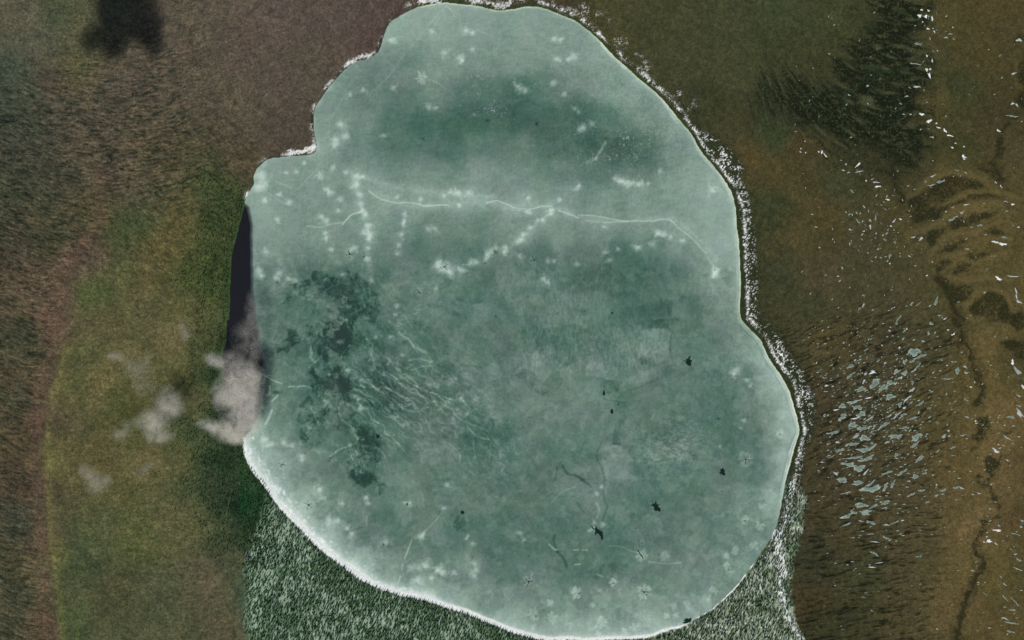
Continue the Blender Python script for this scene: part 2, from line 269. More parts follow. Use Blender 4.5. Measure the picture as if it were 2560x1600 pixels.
# ------------------------------------------------------------------ forest and snow on land
FOR_W = [(668,1235),(654,1290),(636,1330),(620,1390),(612,1460),(616,1540),(616,1790),(1760,1790),(1700,1560),(1500,1595),(1300,1570),(1180,1525),(1000,1475),(900,1430),(800,1360),(720,1280)]
FOR_E = [(1640,1585),(1700,1560),(1760,1530),(1840,1465),(1890,1400),(1930,1340),(1950,1290),(1966,1200),(1990,1180),(2010,1250),(2004,1330),(1982,1400),(1974,1480),(1992,1560),(2030,1640),(2060,1790),(1640,1790)]
dW = upsample(signed(Xc, Yc, FOR_W)); dE = upsample(signed(Xc, Yc, FOR_E))
fW = np.clip(.5 - (dW + 12 * fbm(X, Y, 22, 3, 400)) / 16, 0, 1); fE = np.clip(.5 - (dE + 10 * fbm(X, Y, 20, 3, 404)) / 12, 0, 1)
FORm = np.maximum(fW, fE) * (SDN > 0)
dap = vn(X / 3.0, Y / 9.5, 410) * .9 + vn(X / 2.1, Y / 5.5, 411) * .4 + .75 * fbm(X, Y, 42, 3, 412)
fsn = np.clip(dap * 1.1 + .30 + .2 * fE * (dE < 10) - .35 * np.exp(-np.clip(SDN - 12, 0, None) / 28), 0, 1) * FORm
green = (76, 106, 74)
blend(LAND, (slice(None), slice(None)), green, FORm * .8)
blend(LAND, (slice(None), slice(None)), (152, 182, 150), np.clip(fsn * (.60 - .2 * fE), 0, 1))
SNOW = fsn * .16
SNOW = np.maximum(SNOW, .8 * np.clip(vn(X / 2.3, Y / 4.2, 414) * 1.6 + .9 * fbm(X, Y, 26, 3, 415) - .45, 0, 1) * fE * (SDN > 5))
# snow belts along the shore: (line, width, coverage, patch size)
e = np.zeros_like(X)
NEb = sstep(1000, 1045, X) * sstep(345, 322, Y) * np.exp(-((SDN - 15 - 3 * vn(X / 30, Y / 30, 420)) / 4.6) ** 2)
clump = fbm(X, Y, 17, 2, 421, .6) * 1.5 + .95 * vn(X / 2.2, Y / 2.2, 422) + .12
e = np.maximum(e, NEb * np.clip(clump * 2.0 - .55, 0, 1.1))
halo = np.clip(vn(X / 2.3, Y / 2.3, 429) * 3 - .3, 0, 1) * sstep(1180, 1300, X) * sstep(345, 322, Y) * np.exp(-((SDN - 34) / 20) ** 2) * np.clip(fbm(X, Y, 26, 3, 424, .6) * 3 - .7, 0, .6)
e = np.maximum(e, halo)
nw = .8 * sstep(1010, 960, X) * sstep(420, 370, Y) * np.exp(-((SDN - 6) / 3.6) ** 2) * np.clip(fbm(X, Y, 30, 2, 426) * 2.0 + vn(X / 2.2, Y / 2.2, 427) * 1.2 - .1, 0, .9)
e = np.maximum(e, nw)
for P, wd, a in ((ZC(640,0,[(300,1442),(400,1432),(480,1415),(560,1390)]),9,.9), (ZC(640,0,[(865,600),(920,572),(990,540),(1060,528)]),7,.75), (ZC(640,0,[(1540,20),(1600,8),(1720,10)]),8,.85), (ZC(640,0,[(2050,25),(2110,18)]),9,.7), (ZC(640,0,[(2260,55),(2330,60),(2400,20)]),10,.7)):
    stroke(e, P, wd, 1.0, a * .92, 4, 2, rag=5.5, seed=101)
ydn = sstep(318, 345, Y) * sstep(1360, 1330, Y) * sstep(1700, 1740, X)
noisef = vn(X / 2.2, Y / 2.2, 430) * .95 + vn(X / 4.6, Y / 4.6, 431) * .35
wid = np.interp(ys, [320,360,420,450,520,700,790,850,950,1000,1060,1130,1200,1330], [30,62,62,38,44,46,48,52,52,58,40,30,38,30])[:, None] + 0 * X
belt = ydn * sstep(9, 13, SDN) * np.clip((wid - SDN) / 14, 0, 1) * np.clip((noisef - .42 + .35 * vn(X / 16, Y / 24, 433)) * 5, 0, 1)
core = ydn * np.exp(-((SDN - 16 - 5 * vn(X * 0 + 3, Y / 60, 434)) / 3.4) ** 2) * np.clip(noisef * 1.5 + .45 + .8 * vn(X / 20, Y / 25, 435), 0, 1.2)
e = np.maximum(e, np.maximum(belt * 1.0, core * .95))
trk = sstep(1340, 1385, Y) * (X > 1900)
for P, wd, a in ((ZC(1920,1200,[(60,500),(95,580),(110,680),(120,760),(140,880)]),22,.85), (ZC(1920,1200,[(115,960),(125,1050),(150,1180),(190,1290),(240,1390),(310,1512),(360,1600)]),7,.9), (ZC(1920,1200,[(145,960),(150,1060),(165,1180)]),2.5,.8), (ZC(1920,1200,[(20,740),(40,800)]),16,.5)):
    stroke(e, P, wd, 1.0, a, 5, 3, rag=7.0, seed=103)
rim = sstep(1095, 1125, Y) * sstep(1745, 1690, X) * sstep(600, 612, X)
rw = np.interp(xs, [600,640,760,900,1000,1100,1280,1450,1700,1750], [4.0,9.5,13,14,15,14,13,11,8,4])[None, :] + 2.4 * fbm(X, Y, 14, 3, 440)
e = np.maximum(e, rim * np.clip((rw - SDN) / 2.5, 0, 1) * 1.15)
rimE = sstep(1690, 1740, X) * sstep(1400, 1420, Y) * np.clip((3.0 + 3 * vn(X / 9, Y / 9, 441) - SDN) / 2, 0, 1)
e = np.maximum(e, rimE)
blob(e, 617, 486, 4, 8, 1.0, 20); 
SNOW = np.clip(np.maximum(SNOW, e) * (SDN > -4), 0, 1)
# green scrub hem between water and snow
hem = sstep(1020, 1080, X) * sstep(1240, 1180, Y) * np.clip((11 + 2 * vn(X / 12, Y / 12, 450) - SDN) / 4, 0, 1)
blend(LAND, (slice(None), slice(None)), (50, 62, 34), np.clip(hem * .85, 0, 1))
beltg = ydn * sstep(wid[:, :] + 6, wid[:, :] - 8, SDN)
blend(LAND, (slice(None), slice(None)), (46, 52, 34), np.clip(beltg * .75, 0, 1))
hemW = sstep(720, 640, X) * sstep(430, 520, Y) * sstep(1330, 1200, Y) * np.clip((26 - SDN) / 30, 0, 1)
blend(LAND, (slice(None), slice(None)), (42, 64, 38), np.clip(hemW * .5, 0, 1))
hemN = sstep(1020, 960, X) * sstep(500, 380, Y) * np.clip((8 + 6 * vn(X / 20, Y / 20, 452) - SDN) / 6, 0, 1)
blend(LAND, (slice(None), slice(None)), (50, 48, 36), np.clip(hemN * .7, 0, 1))
lum_ = LAND.mean(-1, keepdims=True); LAND = lum_ + (LAND - lum_) * .84
LAND += (sstep(1380, 1500, X) * 1.0)[..., None] * np.array([-5.0, 1.0, -1.5], dtype=np.float32)
LAND += (west * sstep(300, 600, Y) * sstep(-40, 60, X - bx))[..., None] * np.array([-1.0, 1.5, -3.0], dtype=np.float32)
LAND += (west * sstep(60, -40, X - bx) * sstep(300, 500, Y))[..., None] * np.array([3.0, 1.0, -1.5], dtype=np.float32)
spk1 = vn(X / 2.3, Y / 2.6, 455) * .7 + RNG.uniform(-1, 1, X.shape) * .55 + .3 * vn(X / 4.2, Y / 4.2, 457)
LAND *= (1 + np.clip(spk1, -1.2, 1.1) * (.155 + .03 * west))[..., None].astype(np.float32)  # random ground grain; its dark specks are painted tussock shadows
LAND += (sstep(2280, 2420, X))[..., None] * np.array([5.0, 3.0, -1.0], dtype=np.float32)
ee_ = (sstep(1380, 1500, X) * .30)[..., None]; LAND = LAND * (1 - ee_) + (np.array([70, 65, 41]) * (lum_ / 59.0) ** .8) * ee_
greenx = np.clip(LAND[..., 1] - LAND[..., 0] - 6, 0, None) * (SDN > 12) * (FORm < .2) * (X < 700)
greenx = greenx * (X < 600)
LAND[..., 1] -= greenx * .38; LAND[..., 0] += greenx * .12
gcol = lin(np.clip(LAND, 6, 250)) * (1.22 + .10 * west)[..., None]
LAND = LAND.astype(np.float32)
snowc = lin((244, 248, 242))
GC = (gcol + (snowc - gcol) * SNOW[..., None]).astype(np.float32)

# ------------------------------------------------------------------ ice tone (0 dark teal .. 1 pale .. 1.6 white frost)
TR = [0.0, .14, .28, .42, .56, .72, .9, 1.15, 1.45, 1.75]
TCc = [(32,60,52), (47,79,68), (65,98,85), (86,116,103), (109,134,122), (136,159,146), (160,184,171), (197,214,204), (232,242,236), (252,254,250)]
IP = """1000,60,165;1100,62,163;1200,60,160;1300,60,158;1400,80,155;1010,170,138;1100,170,150;1200,160,148;1300,150,150;1400,150,152;1480,140,158;860,230,142;920,250,130;1000,240,120;1100,230,135;1200,220,118;1290,235,102;1380,220,122;1450,200,140;1520,200,152;1580,230,155;830,300,148;900,310,136;980,300,115;1050,310,106;1130,320,100;1200,290,102;1290,300,99;1380,310,103;1450,300,102;1530,310,116;1600,300,145;1680,330,150;820,370,152;900,370,138;1000,370,118;1100,370,111;1200,370,124;1300,370,122;1400,370,110;1480,360,97;1560,370,94;1620,380,108;1680,390,140;1740,410,155;690,430,150;800,430,146;900,440,146;1000,430,135;1100,430,138;1200,440,147;1300,440,142;1400,430,125;1500,430,113;1600,430,126;1720,432,152;1790,470,162;660,500,160;760,500,147;860,500,144;960,500,150;1060,500,150;1160,500,154;1300,510,162;1400,500,150;1500,500,143;1600,500,146;1700,500,150;1800,520,162;660,570,150;710,562,147;800,580,146;900,580,148;1000,570,142;1100,570,130;1200,580,128;1300,570,145;1400,580,142;1500,580,141;1600,590,138;1700,590,150;1820,600,168;660,640,152;760,640,138;860,640,142;960,640,130;1060,640,115;1160,640,117;1260,640,120;1360,640,110;1460,640,115;1560,640,110;1640,640,115;1720,640,142;1820,660,163;660,700,130;760,680,112;860,700,108;950,700,115;1040,700,122;1130,700,124;1230,700,119;1330,700,118;1430,700,113;1540,700,100;1620,700,97;1700,700,122;1800,720,150;665,760,122;740,770,116;820,760,110;900,770,114;1000,770,118;1100,770,122;1200,760,123;1300,760,121;1400,760,123;1500,760,117;1580,770,102;1640,762,97;1720,770,116;1810,780,145;680,840,118;740,850,120;800,850,112;860,850,108;930,840,117;1020,840,118;1120,840,111;1220,850,112;1320,840,118;1420,850,120;1500,840,118;1600,850,127;1700,850,124;1800,850,126;1860,870,150;700,910,122;780,910,115;850,920,108;920,930,110;1000,930,112;1100,920,115;1200,930,122;1290,920,127;1400,920,128;1500,920,121;1600,920,127;1700,940,125;1800,920,121;1880,930,135;1930,960,160;670,1000,137;730,1000,122;780,1000,114;860,1000,112;950,1000,111;1050,1000,110;1150,1000,118;1250,1000,123;1350,1000,124;1400,997,121;1500,1000,126;1600,1000,123;1700,1010,123;1800,1020,117;1880,1020,119;1930,1030,140;1975,1040,162;650,1090,172;700,1090,147;770,1090,124;850,1090,115;920,1080,110;1000,1080,117;1100,1090,116;1200,1090,107;1300,1090,118;1400,1090,124;1500,1100,124;1600,1100,122;1700,1100,119;1800,1100,116;1880,1090,117;1930,1110,140;1970,1110,160;700,1180,168;770,1180,132;850,1180,120;920,1170,112;1000,1180,121;1100,1180,121;1200,1180,107;1300,1180,111;1400,1190,117;1500,1190,123;1600,1190,121;1700,1190,117;1800,1180,115;1880,1180,121;1940,1180,148;760,1250,172;840,1260,130;920,1260,118;1000,1260,119;1080,1260,121;1160,1300,108;1250,1260,114;1350,1260,116;1450,1260,123;1550,1260,120;1710,1252,119;1800,1260,119;1880,1260,138;1930,1260,152;830,1340,162;900,1330,120;980,1340,119;1060,1340,121;1160,1340,112;1250,1340,111;1350,1340,116;1450,1340,118;1550,1340,116;1650,1340,120;1750,1340,127;1850,1340,140;900,1400,175;980,1410,142;1060,1420,141;1150,1420,139;1240,1410,113;1330,1420,119;1430,1420,118;1500,1410,119;1600,1420,129;1700,1430,137;1800,1420,145;1060,1470,168;1150,1490,156;1250,1500,151;1350,1510,146;1450,1500,143;1550,1510,146;1650,1510,151;1730,1500,152;1300,1560,170;1400,1570,166;1500,1565,166;1600,1565,168"""
IP = np.array([[float(v) for v in r.split(",")] for r in IP.split(";")])
gx = np.arange(500, 2060, 14.0); gy = np.arange(-40, 1660, 14.0); GX, GY = np.meshgrid(gx, gy); num = np.zeros(GX.shape); den = np.zeros(GX.shape)
for c in IP:
    wgt = 1.0 / ((GX - c[0]) ** 2 + (GY - c[1]) ** 2 + 260.0) ** 1.9; num += wgt * np.interp(124 + (c[2] - 122) * (1.06 if c[1] < 620 else .84) + (3 if 420 < c[1] < 600 else 0), [q[1] for q in TCc], TR); den += wgt
CG2 = num / den
fx = np.clip((X + 24 * fbm(X, Y, 80, 4, 501, .6) - gx[0]) / 14.0, 0, len(gx) - 1.001); fy = np.clip((Y + 20 * fbm(X, Y, 80, 4, 506, .6) - gy[0]) / 14.0, 0, len(gy) - 1.001)
ix, iy = fx.astype(int), fy.astype(int); fx = fx - ix; fy = fy - iy
T = (CG2[iy, ix] * (1 - fx) + CG2[iy, ix + 1] * fx) * (1 - fy) + (CG2[iy + 1, ix] * (1 - fx) + CG2[iy + 1, ix + 1] * fx) * fy
T += 0.028 * fbm(X, Y, 70, 4, 500, .6) + 0.045 * aniso(X, Y, -4, 16, 5, 3, 505) * sstep(700, 560, Y) + .028 * aniso(X, Y, 88, 18, 4, 3, 509)
ins = np.clip(-SDN, 0, None)
SWm = sstep(1000, 1120, Y) * sstep(1200, 900, X)
T += SWm * (0.62 * np.exp(-ins / (13 * (1.0 + .5 * fbm(X, Y, 50, 3, 520)))) + .16 * np.exp(-ins / 45))
T += sstep(900, 1100, X) * sstep(1400, 1500, Y) * .30 * np.exp(-ins / 8) * (X < 1750)
T += (X > 1500) * sstep(1420, 1250, Y) * .26 * np.exp(-ins / 9) * (.7 + .5 * vn(X / 30, Y / 30, 524))
NWr = sstep(1050, 850, X) * sstep(500, 430, Y)
T += NWr * .24 * np.exp(-ins / 7) * (.7 + .6 * vn(X / 20, Y / 20, 522)) + .12 * np.exp(-ins / 8) * (Y < 300) * (X > 1000)
T += .42 * np.exp(-((ins - 1.8) / 1.5) ** 2) * ((X > 1050) * sstep(1300, 1200, Y) * (.6 + .4 * vn(X / 22, Y / 22, 525)))
T += .26 * np.exp(-((ins - 7 - 2 * vn(X / 60, Y / 60, 526)) / 1.5) ** 2) * (X > 1500) * sstep(1300, 1100, Y) * (.6 + .7 * vn(X / 25, Y / 25, 527)) - .14 * np.exp(-((ins - 11 - 2 * vn(X / 60, Y / 60, 526)) / 1.6) ** 2) * (X > 1850) * sstep(1300, 1200, Y)
T += .55 * np.clip(vn(X / 5, Y / 5, 528) * 2 - .8, 0, 1) * np.exp(-ins / 26) * SWm
T += .026 * fbm(X, Y, 12, 3, 530, .6) + .04 * vn(X / 2.6, Y / 2.6, 531) + .03 * vn(X / 4.6, Y / 4.6, 532)
nN = sstep(520, 380, Y) * (X > 1380); T += nN * .06 * vn(X / 2.2, Y / 2.2, 534)
T += (X > 1780) * sstep(780, 900, Y) * sstep(1330, 1200, Y) * .16 * sstep(70, 18, ins + 9 * fbm(X, Y, 40, 3, 523)) + sstep(1150, 1300, X) * sstep(1380, 1500, Y) * (X < 1780) * .09 * sstep(70, 20, ins + 12 * fbm(X, Y, 40, 3, 529))
for P_ in ([(925,478),(990,506),(1064,516),(1120,510),(1216,506),(1280,519),(1380,516),(1445,543),(1560,553),(1675,548),(1740,596),(1790,650)], [(905,440),(1000,470),(1120,485),(1240,492)], [(1100,672),(1160,668),(1215,645),(1262,625),(1300,598),(1350,555),(1378,530)], [(1545,452),(1600,460)], [(880,430),(900,500),(922,580),(915,650)]):
    stroke(T, P_, 26, .075, 1, 26, 9, add=True, rag=6, seed=751); stroke(T, P_, 9, .07, 1, 8, 7, add=True, rag=5, seed=757)
# hairline seams in the refrozen sheet
low_ = sstep(620, 720, Y)
for sc_, sd_, am in ((38, 720, .055), (21, 726, .045)):
    wv_ = np.clip(1 - np.abs(fbm(X + 9 * fbm(X, Y, 14, 3, sd_ + 2), Y + 9 * fbm(X, Y, 14, 3, sd_ + 4), sc_, 3, sd_, .5)) * 22, 0, 1)
    T += am * wv_ * low_ * np.clip(.4 + 1.6 * fbm(X, Y, 60, 2, sd_ + 5), 0, 1)
# crisp-edged refrozen panes
for sc_, sd_, am in ((60, 700, .036), (26, 705, .032), (12, 711, .020)):
    T += am * np.clip(fbm(X + 6 * fbm(X, Y, 12, 2, sd_ + 3), Y, sc_, 4, sd_, .6) * 14, -1, 1) * (.35 + .65 * sstep(600, 700, Y))
# vertical speckled frost field and feathered floes
spk = sstep(1500, 1330, np.abs(X - 1480) + 1210 + 0 * X) * sstep(760, 850, Y) * sstep(960, 900, Y) + .6 * np.exp(-((X - 1480) / 170) ** 2 - ((Y - 720) / 70) ** 2)
T += np.clip(spk, 0, 1) * .075 * np.clip(aniso(X + 5 * fbm(X, Y, 20, 2, 543), Y, 86, 9, 3.2, 4, 540) * 2.2, -1, 1)
fth = np.exp(-((X - 1690) / 100) ** 2 - ((Y - 1110) / 85) ** 2)
T += fth * .15 * np.clip(1 - np.abs(aniso(X + 6 * fbm(X, Y, 20, 2, 545), Y, 25, 11, 4, 3, 546)) * 5, -.4, 1)
up = np.exp(-((X - 1540) / 130) ** 2 - ((Y - 370) / 60) ** 2) + np.exp(-((X - 1240) / 110) ** 2 - ((Y - 240) / 55) ** 2)
T += np.clip(up, 0, 1) * .5 * np.clip(vn(X / 3, Y / 3, 548) * 2.4 - 1.55 + fbm(X, Y, 30, 2, 549), 0, 1)
D = -.23
NET = fbm(X + 9 * fbm(X, Y, 16, 3, 553), Y + 9 * fbm(X, Y, 16, 3, 556), 26, 5, 559, .65)
VEIN = np.clip(1 - np.abs(fbm(X + 7 * fbm(X, Y, 12, 3, 562), Y + 7 * fbm(X, Y, 12, 3, 565), 17, 3, 568, .5)) * 8, 0, 1)
def dk(ox, oy, pts, v=D, soft=4, warp=10):
    big = abs(v) > .15
    patch(T, ZC(ox, oy, pts), v * (1.25 if big else 1.1), 1, soft, warp, add=True, seed=550 + int(pts[0][0]) % 9, wsc=16, mod=lambda x, y: (np.clip(.62 + NETF(x, y) * 2.2, .12, 1.05) - (.55 * VEINF(x, y) if big else 0)))
def fieldat(Fa):
    return lambda x, y: Fa[np.searchsorted(ys, y[0, 0]):np.searchsorted(ys, y[0, 0]) + x.shape[0], np.searchsorted(xs, x[0, 0]):np.searchsorted(xs, x[0, 0]) + x.shape[1]]
NETF = fieldat(NET); VEINF = fieldat(VEIN)
zone_ = np.exp(-(((X - 850) / 125) ** 2 + ((Y - 850) / 175) ** 2) ** 1.5)
T -= zone_ * .15 * np.clip(NET * 5 + .3, 0, 1)
zone2 = np.exp(-(((X - 960) / 110) ** 2 + ((Y - 960) / 130) ** 2) ** 1.5)
T -= zone2 * .09 * np.clip(aniso(X + 8 * fbm(X, Y, 20, 2, 571), Y + 8 * fbm(X, Y, 20, 2, 573), 38, 30, 7, 3, 575) * 4, 0, 1)
dk(640,800,[(80,310),(150,190),(250,120),(420,70),(620,20),(850,-20),(850,120),(600,150),(420,200),(330,260),(230,320),(150,350),(100,330)])
dk(640,800,[(560,150),(700,60),(950,0),(900,250),(860,380),(930,450),(900,560),(930,720),(820,880),(700,870),(640,860),(560,760),(530,620),(560,580),(500,480),(620,420),(520,240)], -.20)
for P_ in ([(640,860),(760,850),(900,900),(1000,960),(1080,1080),(1150,1200),(1120,1300),(1000,1280),(900,1180),(820,1060),(700,980)], [(860,1300),(1000,1290),(1120,1340),(1150,1440),(1100,1540),(960,1560),(880,1450)], [(480,900),(620,960),(640,1080),(600,1200),(480,1230),(430,1100)]): dk(640, 800, P_, -.16, 10, 16)
dk(640,800,[(400,790),(520,720),(640,860),(660,950),(620,990),(560,930),(500,1080),(480,1180),(430,1150),(400,930)], -.22)
dk(640,800,[(880,1000),(1000,970),(1080,1000),(1180,1060),(1170,1220),(1090,1190),(1000,1180),(930,1060)], -.19)
dk(640,800,[(720,1290),(880,1200),(1050,1200),(1180,1260),(1190,1320),(1100,1350),(1080,1450),(1180,1500),(1050,1580),(880,1500),(860,1350),(800,1250)], -.19)
dk(640,1200,[(1150,40),(1210,20),(1240,60),(1220,120),(1160,150)], -.20, 3, 2)
dk(640,400,[(230,1380),(320,1260),(310,1180),(500,1120),(540,1040),(600,1040),(640,1090),(800,1100),(950,1080),(1100,1200),(1180,1330),(1130,1540),(620,1560),(680,1400),(560,1300),(400,1320)], -.16, 4, 9)
dk(640,400,[(310,1180),(500,1110),(540,1040),(610,1050),(640,1100),(790,1090),(760,1180),(600,1230),(500,1300),(380,1280),(250,1370)], -.14, 4, 6)
dk(640,800,[(155,665),(230,668),(270,690),(200,700),(155,695)], -.2, 2, 1)
dk(640,800,[(950,470),(1150,420),(1500,600),(1300,760),(1250,980),(1100,900),(960,720)], -.08, 16, 10)
dk(640,800,[(1230,580),(1340,590),(1330,650),(1250,620)], -.10); dk(640,800,[(1200,650),(1290,680),(1280,760),(1220,730)], -.10)
dk(640,800,[(1380,170),(1450,200),(1440,280),(1390,240)], -.11); dk(640,800,[(1480,10),(1540,0),(1600,40),(1640,90),(1560,100),(1500,60)], -.10)
dk(640,800,[(1960,1040),(2080,1080),(2050,1260),(1960,1240)], -.08, 14, 8)
dk(640,800,[(2250,1090),(2380,1100),(2340,1150),(2280,1130)], -.10)
dk(640,800,[(480,450),(560,470),(600,560),(520,520)], -.12)
for P, v in (([(30,520),(130,460),(200,480),(300,560),(340,690),(260,720),(150,640),(130,560),(60,560)],-.13), ([(360,500),(420,520),(490,570),(440,640),(390,590)],-.11), ([(870,560),(1050,570),(1010,650),(1040,700),(930,750),(870,650)],-.13),
        ([(350,775),(430,752),(540,775),(480,815),(400,800)],-.11), ([(1055,800),(1095,800),(1085,900),(1060,1020),(1020,1170),(970,1180),(950,1150),(980,950),(1030,930)],-.13), ([(1200,370),(1290,340),(1330,350),(1270,420),(1210,420)],-.10),
        ([(1225,0),(1600,-20),(1540,60),(1520,100),(1420,70),(1300,80),(1230,90)],-.13), ([(560,1000),(640,990),(650,1060),(600,1050)],-.05), ([(10,700),(90,720),(90,760),(30,770)],-.09), ([(620,880),(680,865),(690,900),(640,905)],-.08),
        ([(150,880),(175,880),(170,930),(145,940)],-.09), ([(270,930),(310,930),(325,980),(280,985)],-.08), ([(215,1355),(260,1355),(250,1390),(220,1385)],-.15), ([(545,1240),(590,1240),(590,1280),(555,1280)],-.09), ([(120,1040),(160,1060),(140,1085)],-.09), ([(1365,1030),(1400,1015),(1405,1080),(1375,1095)],-.08), ([(250,1220),(480,1200),(600,1260),(780,1400),(850,1512),(500,1512),(400,1300)],-.05)):
    dk(1280, 800, P, v, 3, 3)
for P in ([(180,290),(300,280),(400,310),(380,380),(500,430),(520,500),(420,480),(320,560),(250,560),(180,480),(180,380)], [(730,380),(850,410),(910,500),(900,560),(700,520),(690,440)], [(1320,90),(1440,80),(1500,110),(1480,200),(1500,330),(1400,420),(1300,400),(1190,330),(1220,180)], [(1100,590),(1180,620),(1280,560),(1300,470),(1200,480),(1120,540)], [(820,1220),(1000,1170),(1150,1300),(1150,1500),(880,1512),(870,1380)]):
    patch(T, ZC(1280, 800, P), .085, 1, 2.5, 6, add=True, seed=560, wsc=12)
dk(640,1200,[(1890,350),(1930,320),(1970,340),(1995,430),(1980,490),(1880,480),(1860,420)], -.14, 3, 2)
dk(1280,1200,[(690,870),(780,820),(900,800),(1080,800),(1060,860),(880,900),(800,950),(700,950)], -.11, 6, 8)
dk(1280,1200,[(1480,660),(1560,670),(1620,720),(1560,760),(1490,720)], -.06, 8, 5)
def rs(ox, oy, pts, wd, v, soft=1.8, warp=3.2, a=1.0): stroke(T, ZC(ox, oy, pts), wd, v, a, soft, warp, add=True, seed=570)
for P, wd in (([(1120,440),(1180,510),(1290,560),(1350,600),(1420,610),(1470,650)],3), ([(1180,570),(1240,640),(1330,700),(1400,730),(1480,740),(1570,780)],3), ([(1230,630),(1330,690),(1400,725)],5), ([(1430,660),(1500,700),(1560,710),(1620,780)],4), ([(1490,620),(1600,660),(1700,710),(1730,725)],2.5),
        ([(1650,740),(1720,800),(1770,870),(1800,915)],3), ([(970,570),(1060,600),(1160,665)],3.5), ([(920,660),(1010,690),(1070,750),(1150,820)],2.5), ([(1060,870),(1110,950),(1200,1000),(1240,1080),(1340,1160),(1400,1240)],2.5), ([(1350,790),(1400,840),(1500,870)],3.5), ([(1780,730),(1900,770)],3),
        ([(1740,770),(1850,850),(1930,930),(2100,1010),(2200,1050)],2.5), ([(2000,1000),(2060,1080),(2200,1130)],3.5), ([(850,0),(900,40),(940,90)],2), ([(1350,110),(1440,190),(1500,250),(1610,300)],5), ([(620,260),(620,330),(570,390),(500,450)],3), ([(520,240),(520,340),(560,400)],5), ([(770,830),(810,930),(900,1020),(960,1130)],3),
        ([(700,1290),(760,1240),(890,1180)],3), ([(520,830),(560,920),(600,1000)],2.5), ([(1830,1160),(1920,1260),(1930,1340)],2), ([(1230,500),(1330,550)],4), ([(980,570),(990,620),(1040,630)],4), ([(1090,830),(1130,900),(1190,950)],2.5), ([(560,640),(590,620),(590,680)],2.5), ([(650,760),(670,790),(640,840)],3), ([(980,1050),(1030,1180)],2), ([(1050,1090),(1090,1160),(1170,1220)],3), ([(870,1190),(940,1380),(950,1460)],2), ([(930,1220),(1000,1320),(1030,1390)],2), ([(1190,1240),(1230,1310)],2), ([(2050,1110),(2070,1300)],2.5), ([(2280,1340),(2340,1370),(2320,1440)],3), ([(800,350),(870,250),(890,230)],2), ([(1100,220),(1090,330),(1060,390)],3), ([(1040,180),(1080,210)],3), ([(1450,380),(1560,370),(1660,390)],4), ([(1470,470),(1590,440),(1690,430)],2.5), ([(1180,330),(1270,380),(1250,420)],5)):
    rs(640, 800, P, wd * 1.15, .22)
slk = np.exp(-((X - 1000) / 190) ** 2 - ((Y - 990) / 120) ** 2)
T += slk * .30 * np.clip(1 - np.abs(aniso(X + 12 * fbm(X, Y, 24, 3, 581), Y + 12 * fbm(X, Y, 24, 3, 584), 38, 40, 11, 2, 585)) * 7, -.25, 1)
drk = np.exp(-((X - 850) / 110) ** 2 - ((Y - 800) / 130) ** 2)
for (cx_, cy_, rx_, ry_, an_, am_) in ((1235, 1110, 75, 80, 55, .13), (895, 1120, 60, 70, 62, .16), (1120, 1010, 110, 80, 35, .12), (1180, 1190, 150, 60, 20, .06), (760, 730, 70, 40, -20, .10), (900, 740, 90, 60, 70, .12), (1640, 1130, 80, 60, 15, .09), (1010, 800, 70, 60, 30, .10)):
    zz_ = np.exp(-(((X - cx_) / rx_) ** 2 + ((Y - cy_) / ry_) ** 2))
    T += zz_ * am_ * np.clip(1 - np.abs(aniso(X + 12 * fbm(X, Y, 22, 3, 593), Y + 12 * fbm(X, Y, 22, 3, 596), an_, 32, 10, 2, 598 + int(cx_) % 11)) * 6, -.2, 1) * 1.35
T += .035 * np.clip(aniso(X + 4 * fbm(X, Y, 20, 2, 577), Y, 87, 14, 2.6, 3, 579) * 3, -1, 1) * np.exp(-((X - 1390) / 190) ** 2 - ((Y - 740) / 130) ** 2)
T += drk * .10 * np.clip(1 - np.abs(fbm(X + 8 * fbm(X, Y, 14, 2, 590), Y, 16, 3, 591, .6)) * 7, -.3, 1)
